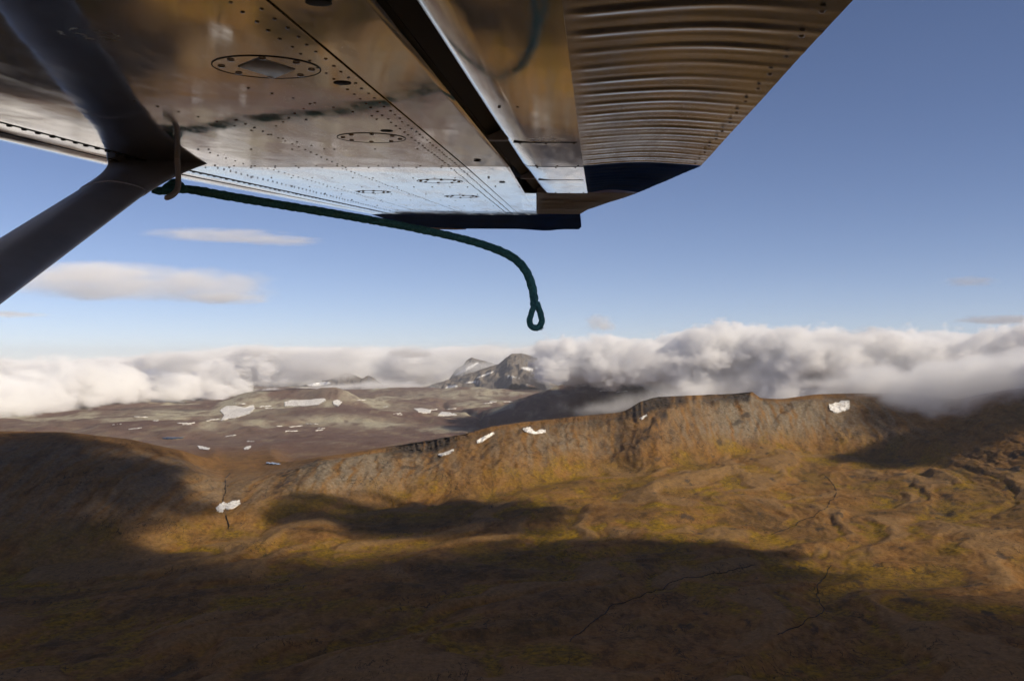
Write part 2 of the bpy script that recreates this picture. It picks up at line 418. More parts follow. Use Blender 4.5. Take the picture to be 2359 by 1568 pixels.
# ------------------------------------------------------------------ far mountains
def mountain_material():
    t = NT('mountain_rock'); P = t.coord('Object')
    n = t.noise(P, 0.004, 7, 0.65); n2 = t.noise(t.mapping(P, scale=(1, 1, .25)), 0.012, 6, 0.7)
    c = t.mix(t.ramp(n2, 0.35, 0.65), (0.085, 0.085, 0.090), (0.165, 0.158, 0.155))
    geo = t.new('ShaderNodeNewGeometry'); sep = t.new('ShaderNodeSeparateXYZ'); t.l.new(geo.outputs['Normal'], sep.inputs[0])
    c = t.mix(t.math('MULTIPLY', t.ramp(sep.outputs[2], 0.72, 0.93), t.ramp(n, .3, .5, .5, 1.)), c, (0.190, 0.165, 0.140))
    c = t.mix(t.attr('snow'), c, (0.80, 0.80, 0.80))
    t.base(c); t.set(Roughness=0.95); t.bsdf.inputs['Specular IOR Level'].default_value = 0.1
    t.bump(t.math('ADD', n2, n), 0.8, 40.0)
    return t.m
M_MTN = mountain_material()
def mountain(name, label, Y0, prof, front, seed, snows=(), amp=95, wl=620., depth=3200):
    us = np.array([p[0] for p in prof], float); vs = np.array([p[1] for p in prof], float)
    uu = np.linspace(us[0], us[-1], 220); dd = np.concatenate([-np.geomspace(depth, 20, 110), [0], np.geomspace(20, depth * 0.8, 30)])
    U, D = np.meshgrid(uu, dd)
    crest = (VH - np.interp(U, us, vs)) / F * Y0
    rib = fbm2((U - U0) / F * Y0 / wl + 0.3 * fbm2(U / 60., D / 900., 2, seed + 5), D / (wl * 2.2), 5, seed, 0.55, ridged=True)
    w = 1 - np.exp(-np.abs(D) / 260.)
    X = (U - U0) / F * Y0
    Z = crest - front * np.abs(D) ** 0.93 + w * amp * rib * 1.6 + 22 * fbm2(X / 150., D / 150., 4, seed + 9) + 14 * fbm2(X / 60., D * 0 + 3., 3, seed + 19, ridged=True)
    Z = np.maximum(Z, -760)
    Y = Y0 + D
    me = mesh_np(name, np.stack([X, Y, Z], -1).reshape(-1, 3), grid_quads(*U.shape))
    sn = np.zeros_like(U); V = VH - F * Z / Y; UU = U0 + F * X / Y
    for (a, b, ru, rv, ang) in snows:
        du = (UU - a); dv = (V - b); ca, sa = math.cos(ang), math.sin(ang)
        q = ((du * ca + dv * sa) / ru) ** 2 + ((-du * sa + dv * ca) / rv) ** 2
        sn = np.maximum(sn, sstep(1.25, 0.85, q + 0.5 * fbm2(X / 150., Y / 150., 4, seed + 31)) * (D < 60))
    at = me.attributes.new('snow', 'FLOAT', 'POINT'); at.data.foreach_set('value', sn.astype(np.float32).ravel())
    return tag(link(name, me, M_MTN), label=label, kind='structure')
mountain('mountain', 'grey flat-topped peak with a snow patch rising out of the clouds', 24000,
         [(930, 910), (960, 903), (1005, 884), (1060, 868), (1110, 852), (1150, 838), (1163, 827), (1178, 817), (1200, 815), (1225, 821), (1240, 828), (1250, 850), (1262, 872), (1330, 888), (1420, 905)],
         0.40, 301, [(1215, 849, 14, 3.2, .15), (1237, 846, 4, 3, -.3), (1040, 891, 14, 3.5, -.15), (1120, 862, 22, 1.4, -.35), (1090, 880, 18, 1.2, -.1), (1185, 868, 15, 1.2, .2)])
mountain('mountain', 'jagged dark peak half hidden in cloud behind the flat-topped peak', 26800,
         [(1000, 905), (1030, 880), (1050, 852), (1068, 840), (1076, 829), (1088, 824), (1100, 828), (1118, 832), (1140, 838), (1180, 860), (1230, 900)],
         0.75, 331, [(1075, 850, 30, 3, -.5)], amp=110, wl=420.)
mountain('mountain', 'small pyramid peak with a snow slope above the left clouds', 25500,
         [(640, 905), (690, 890), (720, 884), (760, 874), (785, 863), (800, 857), (812, 862), (824, 868), (834, 872), (850, 866), (870, 878), (930, 905)],
         0.5, 361, [(735, 884, 26, 4, -.1), (640, 900, 30, 3, -.1)])

# ------------------------------------------------------------------ snow patches, lakes and streams on the ground
def snow_material():
    t = NT('old_snow'); P = t.coord('Object')
    t.base(t.mix(t.ramp(t.noise(P, 0.05, 6, 0.7), 0.42, 0.66), (0.86, 0.84, 0.80), (0.42, 0.38, 0.33)))
    t.set(Roughness=0.7); t.bump(t.noise(P, 0.15, 5, .6), 0.6, 1.5)
    return t.m
M_SNOW = snow_material()
def water_material(name, c, r):
    t = NT(name); t.base(c); t.set(Roughness=r); t.bump(t.noise(t.coord('Object'), 0.3, 3), 0.15, 0.2); return t.m
M_WATER = water_material('lake_water', (0.035, 0.055, 0.085), 0.12)
M_STREAM = water_material('stream_water', (0.012, 0.012, 0.011), 0.7); M_STREAM.node_tree.nodes['Principled BSDF'].inputs['Specular IOR Level'].default_value = 0.1

def inside_poly(pts, x, y):
    r = np.zeros(x.shape, bool); n = len(pts)
    for i in range(n):
        x0, y0 = pts[i]; x1, y1 = pts[(i + 1) % n]
        if y0 == y1: continue
        r ^= ((y0 > y) != (y1 > y)) & (x < (x1 - x0) * (y - y0) / (y1 - y0) + x0)
    return r
def drape(name, label, cat, pts, mat, lift, step, kind=None, group=None, flat=False, thick=1.0, rag=1.0):
    """a patch with real thickness lying on the ground"""
    pts = [(float(a), float(b)) for a, b in pts]
    p = np.array(pts); lo = p.min(0) - step; hi = p.max(0) + step
    us = np.arange(lo[0], hi[0] + step, step); vs = np.arange(lo[1], hi[1] + step * .5, step * .5)
    Ug, Vg = np.meshgrid(us, vs)
    ins = inside_poly(pts, Ug + 2.2 * rag * perlin2(Ug / 4.0, Vg / 2.0, 7) + 1.1 * rag * perlin2(Ug / 1.6, Vg / 1.0, 9), Vg + 1.3 * rag * perlin2(Ug / 4.0, Vg / 2.0, 17) + 0.7 * rag * perlin2(Ug / 1.6, Vg / 1.0, 19))
    cells = ins[:-1, :-1] & ins[1:, :-1] & ins[:-1, 1:] & ins[1:, 1:]
    used = np.zeros_like(ins); cs = np.argwhere(cells)
    if len(cs) == 0: return None
    for dr in (0, 1):
        for dc in (0, 1): used[cs[:, 0] + dr, cs[:, 1] + dc] = True
    idx = -np.ones(ins.shape, int); w = np.argwhere(used); idx[used] = np.arange(len(w))
    P3 = np.array([ground_at(Ug[r, c], Vg[r, c]) for r, c in w])
    if flat: P3[:, 2] = P3[:, 2].mean() * 0.35 + P3[:, 2] * 0.65
    dirn = P3 / np.linalg.norm(P3, axis=1)[:, None]
    P3 = P3 - dirn * lift + np.array([0, 0, lift * 0.6])
    org = P3.mean(0).copy()
    bm = bmesh.new(); vb = [bm.verts.new(q - org) for q in P3]
    for r, c in cs:
        bm.faces.new([vb[idx[r, c]], vb[idx[r + 1, c]], vb[idx[r + 1, c + 1]], vb[idx[r, c + 1]]])
    bmesh.ops.recalc_face_normals(bm, faces=bm.faces[:])
    bm.normal_update()
    if sum(f.normal.dot(Vector(-org)) * f.calc_area() for f in bm.faces) < 0: bmesh.ops.reverse_faces(bm, faces=bm.faces[:])
    # skirt: the rim sinks into the ground
    be = [e for e in bm.edges if e.is_boundary]
    ex = bmesh.ops.extrude_edge_only(bm, edges=be)
    away = Vector(org).normalized()
    for g in ex['geom']:
        if isinstance(g, bmesh.types.BMVert): g.co += away * lift * 1.6 - Vector((0, 0, lift * 1.2 * thick))
    for f in bm.faces: f.smooth = True
    me = bpy.data.meshes.new(name); bm.to_mesh(me); bm.free()
    o = link(name, me, mat); o.location = org
    return tag(o, label, cat, group, kind)
K = 0.36107
def c1(*p): return [(a * K, b * K + 707.7) for a, b in p]
def c2(*p): return [(a * K + 754.9, b * K + 707.7) for a, b in p]
def c3(*p): return [(a * K + 1509.8, b * K + 707.7) for a, b in p]
def c5(*p): return [(a * K + 754.9, b * K + 1002.1) for a, b in p]
SG = 'old snow patches on the hills'
for label, pts, lift, st in [
    ('ragged white snow patch bridging the dark gully below the pass', c1((1378, 1280), (1400, 1255), (1430, 1242), (1450, 1255), (1480, 1235), (1530, 1232), (1532, 1255), (1490, 1285), (1455, 1290), (1440, 1285), (1425, 1292), (1418, 1310), (1385, 1302)), 5, 1.1),
    ('forked white snow patch under the long rock wall', c2((1240, 775), (1290, 762), (1308, 782), (1330, 796), (1345, 784), (1365, 780), (1395, 785), (1390, 800), (1340, 808), (1300, 808), (1260, 795)), 5, 1.0),
    ('narrow slanting snow strip in the gap between two cliffs', c2((948, 852), (1000, 822), (1060, 796), (1064, 808), (1010, 842), (985, 860), (952, 870)), 5, 0.9),
    ('thin snow strip at the foot of the columnar cliffs', c2((698, 938), (745, 926), (800, 904), (804, 916), (770, 938), (725, 952)), 5, 0.9),
    ('large square snow patch high on the wall of the corrie', c3((1106, 620), (1130, 618), (1152, 604), (1168, 612), (1180, 598), (1235, 595), (1242, 625), (1235, 652), (1180, 672), (1150, 675), (1112, 655)), 6, 1.2),
    ('tiny snow streak beside the dark rock bluff', c2((1992, 708), (2033, 682), (2040, 690), (2008, 716)), 5, 0.7),
    ('broad white glacier tongue on the left of the far rounded hill', c1((1400, 660), (1440, 630), (1500, 628), (1560, 640), (1620, 620), (1628, 645), (1590, 682), (1520, 702), (1450, 715), (1405, 724), (1430, 690)), 10, 1.2),
    ('long white glacier below the summit of the far rounded hill', c1((1810, 605), (1860, 592), (1960, 590), (2070, 580), (2082, 595), (2030, 624), (1940, 632), (1815, 632)), 10, 1.2),
    ('small round snow patch on the ochre flank of the far hill', c1((2120, 602), (2150, 588), (2182, 605), (2160, 632), (2128, 622)), 10, 0.9),
    ('flat oval snowfield on the plain left of the canyon', c2((548, 646), (600, 643), (662, 655), (656, 674), (610, 677), (575, 667)), 9, 0.9),
    ('white snowfield with a pointed tail beside the canyon', c2((702, 692), (725, 666), (780, 670), (828, 687), (770, 694)), 9, 0.9),
    ('small bright snow drift on the moor behind the left hill', c1((1258, 884), (1300, 888), (1340, 900), (1332, 912), (1275, 903)), 6, 0.8),
    ('short snow drift in a stream cut on the moor', c1((1554, 900), (1575, 888), (1606, 882), (1588, 904), (1560, 909)), 6, 0.7),
]:
    drape('snow_patch', label, 'snow', pts, M_SNOW, lift, st * 0.7, group=SG)
drape('lake', 'small blue lake on the moor beyond the left hill', 'lake', c1((1030, 834), (1060, 828), (1120, 827), (1172, 830), (1160, 838), (1090, 842), (1045, 842)), M_WATER, 7, 1.0, 'structure', flat=True)
drape('lake', 'slim blue tarn on the pass', 'lake', c1((1690, 997), (1740, 993), (1800, 994), (1836, 998), (1790, 1003), (1720, 1003)), M_WATER, 5, 0.9, 'structure', flat=True)
rsn = np.random.RandomState(12)
for (u_, v_, n_) in ((430, 978, 3), (470, 972, 2), (600, 935, 3), (870, 930, 2), (740, 990, 4), (640, 985, 2), (350, 965, 2), (1010, 950, 2), (1130, 930, 3), (920, 955, 2), (1400, 905, 2), (560, 1010, 2), (280, 985, 2)):
    for k_ in range(n_):
        uc, vc, w_, h_ = u_ + rsn.normal(0, 22), v_ + rsn.normal(0, 5), rsn.uniform(7, 19), rsn.uniform(.8, 1.7)
        sl_ = rsn.uniform(-.12, .05)
        drape('snow_streak', 'thin broken streak of old snow on the far moor', 'snow', [(uc + w_ * x_, vc + h_ * y_ + sl_ * w_ * x_) for x_, y_ in ((-1, .2), (-.5, -.7), (.1, -.4), (.6, -1), (1, 0), (.4, .8), (-.2, .5), (-.7, 1))], M_SNOW, 7, 0.8, group='snow streaks on the far moor', rag=.55)

def stream(label, pts, wpx, seed):
    """a thin winding ribbon of dark water and wet bank"""
    rs = np.random.RandomState(seed); p = np.array(pts, float)
    d = np.concatenate([[0], np.cumsum(np.hypot(*np.diff(p, axis=0).T))]); n = max(8, int(d[-1] / 3))
    s = np.linspace(0, d[-1], n); pu = np.interp(s, d, p[:, 0]); pv = np.interp(s, d, p[:, 1])
    jit = perlin2(s / 11., s * 0 + seed, seed) * 4 + perlin2(s / 30., s * 0 + seed, seed + 3) * 6; pu = pu + jit; pv = pv + 0.5 * jit
    q = np.array([ground_at(a, b) for a, b in zip(pu, pv)])
    for c in range(3): q[:, c] = np.convolve(np.pad(q[:, c], 1, mode='edge'), [.25, .5, .25], 'valid')
    tg = np.gradient(q, axis=0); tg /= np.linalg.norm(tg, axis=1)[:, None] + 1e-9
    sd = np.cross(tg, [0, 0, 1.]); wid = wpx * (0.6 + 0.8 * rs.rand(n)) * q[:, 1] / F
    up = np.array([0, -0.7, 1.4])
    A = q + sd * wid[:, None] + up; B = q - sd * wid[:, None] + up
    org = q.mean(0)
    V = np.concatenate([A, B, A - [0, 0, 3], B - [0, 0, 3]]) - org
    i = np.arange(n - 1); qd = np.concatenate([np.stack([i, i + 1, n + i + 1, n + i], -1), np.stack([i + 1, i, 2 * n + i, 2 * n + i + 1], -1), np.stack([n + i, n + i + 1, 3 * n + i + 1, 3 * n + i], -1)])
    o = link('stream', mesh_np('stream', V, qd), M_STREAM); o.location = org
    tag(o, label, kind='structure')
stream('dark stream winding down from the corrie floor', [(1895, 1090), (1915, 1110), (1928, 1128), (1922, 1150), (1900, 1170), (1875, 1185), (1840, 1205), (1810, 1218), (1775, 1232)], 0.75, 3)
stream('dark stream cutting across the shaded valley floor', [(1740, 1300), (1690, 1312), (1640, 1322), (1590, 1330), (1550, 1338), (1525, 1355), (1480, 1370), (1440, 1385), (1410, 1395), (1380, 1420), (1345, 1450), (1322, 1465), (1310, 1478)], 0.85, 5)
stream('dark zigzag stream in yellow moss', [(1915, 1300), (1908, 1320), (1885, 1345), (1878, 1365), (1892, 1390), (1900, 1402), (1875, 1420), (1850, 1435), (1820, 1448), (1790, 1462)], 0.8, 9)
stream('dark brook dropping through the gully of the pass', [(530, 1088), (522, 1105), (518, 1120), (514, 1140), (516, 1158)], 0.9, 11)
stream('dark brook below the gully snow patch', [(520, 1182), (524, 1200), (530, 1222)], 1.3, 13)

# ------------------------------------------------------------------ clouds
def cloud_material(name, density, scale=0.0016, lo=0.40, hi=0.58, step=0.12, anis=-0.3, flat=1.0, edge=False, gap=1.3):
    """vapour: density eaten away by noise; with edge the density also fades towards the rim of a unit ball"""
    t = NT(name); t.n.remove(t.bsdf)
    v = t.new('ShaderNodeVolumePrincipled'); v.inputs['Color'].default_value = (1, 1, 1, 1); v.inputs['Anisotropy'].default_value = anis
    P = t.coord('Object')
    if edge:
        info = t.new('ShaderNodeObjectInfo'); q = t.new('ShaderNodeVectorMath', operation='ADD'); t.l.new(P, q.inputs[0])
        sc = t.new('ShaderNodeVectorMath', operation='SCALE'); t.l.new(info.outputs['Location'], sc.inputs[0]); sc.inputs['Scale'].default_value = 0.01; t.l.new(sc.outputs[0], q.inputs[1])
        n = t.noise(t.mapping(q.outputs[0], scale=(1, 1, .6)), scale, 3, 0.55)
        ln = t.new('ShaderNodeVectorMath', operation='LENGTH'); t.l.new(P, ln.inputs[0])
        r = t.math('ADD', ln.outputs['Value'], t.math('MULTIPLY', t.math('SUBTRACT', n, 0.5), gap))
        d = t.math('MULTIPLY', t.math('MULTIPLY', t.ramp(r, 0.95, 0.30), t.ramp(ln.outputs['Value'], 1.0, 0.75)), density)
    else:
        n = t.noise(t.mapping(P, scale=(1, 1, flat)), scale, 5, 0.58, 0.2)
        d = t.math('MULTIPLY', t.ramp(n, lo, hi), density)
    t.l.new(d, v.inputs['Density'])
    t.l.new(v.outputs[0], t.out.inputs['Volume'])
    t.m.cycles.volume_step_rate = step
    return t.m
CL_H = cloud_material('high_cloud', 0.0014, 2.2, step=0.4, edge=True, gap=1.9, anis=-0.55)
CL_D = cloud_material('overhead_cloud', 0.0300, 1.5, step=0.8, edge=True)
def bank(name, label, curve, D, scale, step, soft=(250, 250, 700, 700), lump=(1.0, 0.0), rise=1.0, flat=1.3, contrast=1.7, cut=(0.35, 0.80), anis=-0.3, rough=0.62):
    """a mass of cloud. curve: (X, front depth, back depth, bottom, top); soft: fade at top, bottom, front, back; lump: (height, frequency) of the billows on top"""
    c = np.array(curve, float); X0, X1 = c[0, 0], c[-1, 0]
    t = NT(name + '_vapour'); t.n.remove(t.bsdf)
    geo = t.new('ShaderNodeNewGeometry'); P = geo.outputs['Position']
    sp = t.new('ShaderNodeSeparateXYZ'); t.l.new(P, sp.inputs[0])
    k = t.math('DIVIDE', t.math('SUBTRACT', sp.outputs[0], X0), X1 - X0, clamp=True)
    def fc(col):
        lo, hi = c[:, col].min() - 1, c[:, col].max() + 1
        n = t.new('ShaderNodeFloatCurve'); cm = n.mapping; cv = cm.curves[0]
        xs = (c[:, 0] - X0) / (X1 - X0); ys_ = (c[:, col] - lo) / (hi - lo)
        cv.points[0].location = (0, ys_[0]); cv.points[1].location = (1, ys_[-1])
        for x, y in list(zip(xs, ys_))[1:-1]: cv.points.new(x, y)
        for p in cv.points: p.handle_type = 'AUTO_CLAMPED'
        cm.update(); t.l.new(k, n.inputs['Value'])
        return t.math('ADD', t.math('MULTIPLY', n.outputs[0], hi - lo), lo)
    yf, yb, zb, zt = fc(1), fc(2), fc(3), fc(4)
    dfront = t.math('SUBTRACT', sp.outputs[1], yf)
    if lump[1]:
        ln = t.noise(t.mapping(P, scale=(1, .7, .7)), lump[1], 3, .5)
        zt = t.math('ADD', zt, t.math('MULTIPLY', t.math('SUBTRACT', ln, 0.62), lump[0] * 2))
    if rise > 1: zt = t.math('SUBTRACT', zt, t.math('MULTIPLY', t.math('SUBTRACT', 1.0, t.ramp(dfront, 0, rise)), t.math('MULTIPLY', t.math('SUBTRACT', zt, zb), 0.85)))
    e = t.math('DIVIDE', t.math('SUBTRACT', zt, sp.outputs[2]), soft[0])
    e = t.math('MINIMUM', e, t.math('DIVIDE', t.math('SUBTRACT', sp.outputs[2], zb), soft[1]))
    e = t.math('MINIMUM', e, t.math('DIVIDE', dfront, soft[2]))
    e = t.math('MINIMUM', e, t.math('DIVIDE', t.math('SUBTRACT', yb, sp.outputs[1]), soft[3]))
    e = t.math('MINIMUM', e, t.math('DIVIDE', t.math('MULTIPLY', t.math('MINIMUM', k, t.math('SUBTRACT', 1.0, k)), X1 - X0), soft[2]))
    e = t.math('MINIMUM', e, 1.0)
    n3 = t.noise(t.mapping(P, scale=(1, 1, flat)), scale, 6, rough)
    q = t.math('ADD', e, t.math('MULTIPLY', t.math('SUBTRACT', n3, 0.5), contrast))
    d = t.math('MULTIPLY', t.math('MULTIPLY', t.ramp(q, *cut), t.ramp(e, -0.45, -0.1)), D)
    v = t.new('ShaderNodeVolumePrincipled'); v.inputs['Color'].default_value = (1, 1, 1, 1); v.inputs['Anisotropy'].default_value = anis
    t.l.new(d, v.inputs['Density']); t.l.new(v.outputs[0], t.out.inputs['Volume'])
    # closed hull round the vapour
    rows = []
    for (x, f, bk, lo, hi) in c:
        mt = 0.45 * soft[0] + 0.15 * lump[0]; mb = .45 * soft[1]; mf = .4 * soft[2]
        hf = hi - 0.25 * (hi - lo) * (rise > 1) + mt
        rows.append([(x, f - mf, lo - mb), (x, bk + mf, lo - mb), (x, bk + mf, hi + mt), (x, f + 0.5 * rise if rise > 1 else .5 * (f + bk), hi + mt), (x, f - mf, hf if rise <= 1 else lo + .75 * (hi - lo) + mt)])
    S = np.array(rows); ns, n = S.shape[:2]; V = S.reshape(-1, 3); org = V.mean(0)
    V = np.concatenate([V, [S[0].mean(0), S[-1].mean(0)]]) - org; i = np.arange(n); j = (i + 1) % n
    tr = np.concatenate([np.stack([j, i, 0 * i + ns * n], -1), np.stack([(ns - 1) * n + i, (ns - 1) * n + j, 0 * i + ns * n + 1], -1)])
    me = mesh_np(name, V, grid_quads(ns, n, True), tr, smooth=False)
    bm = bmesh.new(); bm.from_mesh(me); bmesh.ops.recalc_face_normals(bm, faces=bm.faces[:]); bm.to_mesh(me); bm.free()
    diag = float(np.linalg.norm(V.max(0) - V.min(0)))
    t.m.cycles.volume_step_rate = step / (diag / 10.0)
    o = link(name, me, t.m); o.location = org
    return tag(o, label, 'cloud', kind='stuff')
def XU(u, Y): return (u - U0) / F * Y
bank('cloud_bank', 'broad cream cloud bank lying on the far moor at the left',
     [(XU(-420, 11000), 9500, 16000, -760, 110), (XU(-60, 11500), 10600, 18000, -760, 110), (XU(200, 14000), 13500, 21000, -760, 130), (XU(420, 17000), 16800, 24500, -760, 190), (XU(560, 20000), 20500, 27500, -760, 260), (XU(660, 23500), 24000, 30000, -760, 270)],
     0.0100, 0.0010, 180, soft=(420, 300, 1200, 900), lump=(230, 0.00045), rise=3200, flat=1.9, contrast=3.2, cut=(.28, .8), rough=0.70)
bank('cloud_bank', 'cream cloud bank behind the far peaks',
     [(XU(-700, 30000), 28500, 33000, -760, 170), (XU(200, 30000), 28500, 33000, -760, 200), (XU(360, 30000), 28500, 33000, -750, 380), (XU(600, 29500), 27800, 32500, -750, 560), (XU(1000, 29500), 27800, 32000, -750, 600), (XU(1380, 29500), 27800, 32000, -750, 620)],
     0.0055, 0.0007, 280, soft=(420, 200, 900, 900), lump=(260, 0.00035), flat=2.2, contrast=2.6, cut=(.15, .9), rough=0.68)
bank('cloud_bank', 'tall billowing cloud bank behind the ridge',
     [(XU(1215, 10500), 9600, 11600, -160, 180), (XU(1300, 10500), 9300, 12000, -260, 320), (XU(1450, 10500), 9100, 12400, -270, 330), (XU(1580, 10500), 8900, 12500, -430, 430), (XU(1720, 10500), 8700, 12500, -520, 440), (XU(1950, 10500), 8500, 12500, -560, 360), (XU(2130, 10500), 8400, 12500, -600, 430), (XU(2360, 10500), 8300, 12500, -600, 380), (XU(2900, 10500), 8300, 12500, -600, 380)],
     0.0160, 0.0021, 70, soft=(240, 200, 450, 500), lump=(130, 0.0010), flat=1.35, contrast=3.2, cut=(.42, .74), rough=0.70)
bank('low_cloud', 'grey mist pouring over the right end of the ridge',
     [(XU(1800, 6300), 6350, 7000, -215, -120), (XU(1950, 6300), 6250, 7300, -240, -40), (XU(2080, 6200), 5950, 7300, -350, 30), (XU(2200, 6100), 5600, 7200, -400, 70), (XU(2400, 5900), 5200, 7000, -400, 120), (XU(2800, 5900), 5000, 7000, -400, 150)],
     0.0085, 0.0030, 55, soft=(150, 150, 420, 300), lump=(60, 0.0022), flat=1.2, contrast=2.8, cut=(.30, 1.1), rough=0.66)
bank('mist', 'pale veil of mist in the gap behind the ridge',
     [(XU(1270, 8800), 8300, 9500, -520, -380), (XU(1420, 8800), 8100, 9700, -500, -250), (XU(1560, 8800), 8000, 9700, -450, -80), (XU(1760, 8800), 8000, 9700, -450, 60)],
     0.0013, 0.0034, 75, soft=(220, 120, 500, 500), flat=1.0, contrast=3.2, cut=(.3, 1.2))
bank('mist', 'low mist at the foot of the pyramid peak',
     [(XU(640, 21500), 20500, 23000, -640, -520), (XU(760, 21500), 20300, 23000, -640, -420), (XU(880, 21500), 20300, 23000, -640, -330), (XU(1010, 21500), 20500, 23000, -640, -480)],
     0.0016, 0.0016, 170, soft=(200, 160, 600, 600), flat=1.3, contrast=3.0, cut=(.3, 1.2))
bank('mist', 'cloud wisps veiling the jagged peak',
     [(XU(985, 25900), 25500, 26300, -600, 50), (XU(1040, 25900), 25400, 26300, -560, 120), (XU(1110, 25900), 25400, 26300, -450, 160), (XU(1170, 25900), 25500, 26300, -250, 150)],
     0.0022, 0.0016, 150, soft=(250, 250, 300, 300), flat=1.2, contrast=2.6, cut=(.3, 1.1))
bank('mist', 'cloud wisps clinging to the right of the flat-topped peak',
     [(XU(1215, 20500), 19500, 21700, -330, -60), (XU(1262, 20500), 19300, 21900, -480, 260), (XU(1340, 20500), 19200, 22000, -620, 300), (XU(1460, 20500), 19300, 21800, -640, 150)],
     0.0028, 0.0013, 150, soft=(260, 220, 600, 600), flat=1.3, contrast=2.4, cut=(.3, 1.0))
# single clouds in the open sky: balls of vapour that thin out towards the rim
def ball_mesh():
    bm = bmesh.new(); bmesh.ops.create_icosphere(bm, subdivisions=3, radius=1.0)
    me = bpy.data.meshes.new('cloud'); bm.to_mesh(me); bm.free(); return me
def ball(name, p, r, mat, me_cache={}):
    if mat.name not in me_cache: me_cache[mat.name] = ball_mesh(); me_cache[mat.name].materials.append(mat)
    o = bpy.data.objects.new(name, me_cache[mat.name]); COL.objects.link(o); o.location = p; o.scale = r; return o
def lens(label, parts, mat):
    root = bpy.data.objects.new('cloud', None); COL.objects.link(root); root.location = W(parts[0][0], parts[0][1], parts[0][2]); tag(root, label, 'cloud')
    for (u, v, Y, ru, rv, dp) in parts:
        o = ball('billow', W(u, v, Y) - np.array(root.location), (ru * Y / F, ru * Y / F * dp, rv * Y / F), mat); o.parent = root
lens('wide pale pink cloud with a rounded crest beyond the wing strut', [(250, 650, 16000, 300, 52, .6), (500, 660, 16000, 170, 50, .7), (200, 628, 16100, 170, 30, .6), (520, 688, 16000, 130, 16, .8)], CL_H)
lens('thin slanting cloud streak below the wing', [(500, 541, 18000, 200, 16, .6), (640, 554, 18000, 130, 10, .8)], CL_H)
lens('small flat cloud in the clear sky on the right', [(2235, 648, 15000, 75, 14, .9)], CL_H)
lens('long faint cloud streak low on the right', [(2340, 736, 17000, 170, 13, .9)], CL_H)
lens('faint cloud sliver low on the left', [(10, 724, 17000, 110, 9, .9)], CL_H)
lens('small loose grey puff above the cloud bank', [(1380, 742, 9000, 40, 24, 1), (1398, 752, 9000, 30, 14, 1)], cloud_material('grey_puff', 0.0050, 3.2, step=0.3, edge=True, gap=2.2, anis=0.1))
GP = cloud_material('grey_wisp', 0.0032, 2.2, step=0.4, edge=True, gap=1.8, anis=0.1)
for lab, u_, v_, Y_, ru_, rv_ in (('round grey puff drifting in front of the left cloud bank', 412, 838, 13500, 52, 34), ('small grey puff beside a rounder one before the left cloud bank', 508, 856, 13500, 42, 34), ('wide ragged grey cloud patch beside the pyramid peak', 715, 845, 15500, 110, 40), ('grey smudge of cloud to the left of the flat-topped peak', 940, 812, 18000, 60, 16), ('grey ragged cloud patch in front of the tall bank', 1450, 815, 8300, 75, 42)):
    lens(lab, [(u_, v_, Y_, ru_, rv_, 1.0), (u_ + ru_ * .5, v_ + rv_ * .25, Y_, ru_ * .7, rv_ * .7, 1.0)], GP)
# the broken cloud layer overhead whose shadows lie on the valley
ZC = 1500.0
CL_E = cloud_material('torn_cloud', 0.0130, 3.0, step=0.5, edge=True, gap=2.5)
def over(label, areas, mat=None):
    k = (ZC + 690.0) / math.tan(SUN_EL); sh = Vector((SUN_H.x * k, SUN_H.y * k, ZC))
    root = bpy.data.objects.new('cloud', None); COL.objects.link(root); root.location = Vector((areas[0][0], areas[0][1], 0)) + sh
    tag(root, label, 'cloud', group='broken cloud layer overhead')
    for (x, y, rx, ry, th) in areas:                 # the ground area that lies in its shadow
        o = ball('billow', Vector((x, y, 0)) + sh - root.location, (rx, ry, th), mat or CL_D); o.parent = root
over('wide flat grey-bottomed cloud overhead', [(-900, 620, 3800, 3600, 300), (2900, 150, 3700, 3300, 300), (-4300, 1500, 3000, 3200, 260)])
over('long torn cloud overhead at the edge of the layer', [(-2480, 4050, 1320, 1400, 280), (-1750, 3150, 1150, 760, 240)], CL_E)
over('small puffy cloud overhead apart from the layer', [(-400, 4290, 850, 520, 220), (380, 3420, 950, 520, 220)], CL_E)
over('round cloud high above the corrie', [(2400, 5900, 800, 520, 200)])

# ------------------------------------------------------------------ the airplane (its left wing seen from the cabin)
sI = np.array([.0876, 1, .0861]); sI /= np.linalg.norm(sI)
cI = np.array([1, -.0876, -.0174]); cI -= sI * (sI @ cI); cI /= np.linalg.norm(cI)
nI = np.cross(cI, sI)
OW = np.array([0.2375, 3.1, 0.6159])                  # on the lower skin, where the inner and outer wing panels meet
sO = np.array([.0876, 1, .1031]); sO /= np.linalg.norm(sO)
cO = cI - sO * (sO @ cI); cO /= np.linalg.norm(cO); nO = np.cross(cO, sO)
B_IN = np.stack([cI, sI, nI], 1); B_OUT = np.stack([cO, sO, nO], 1)
R_OI = B_IN.T @ B_OUT                                   # outer-panel coordinates to wing coordinates
plane = bpy.data.objects.new('airplane', None); COL.objects.link(plane)
plane.matrix_world = Matrix(((*B_IN[0], OW[0]), (*B_IN[1], OW[1]), (*B_IN[2], OW[2]), (0, 0, 0, 1)))
tag(plane, 'high-wing light airplane with polished metal wing, ribbed flap and grey strut', 'airplane')
def wl2(p): return (np.asarray(p) - OW) @ B_IN         # world to wing coordinates

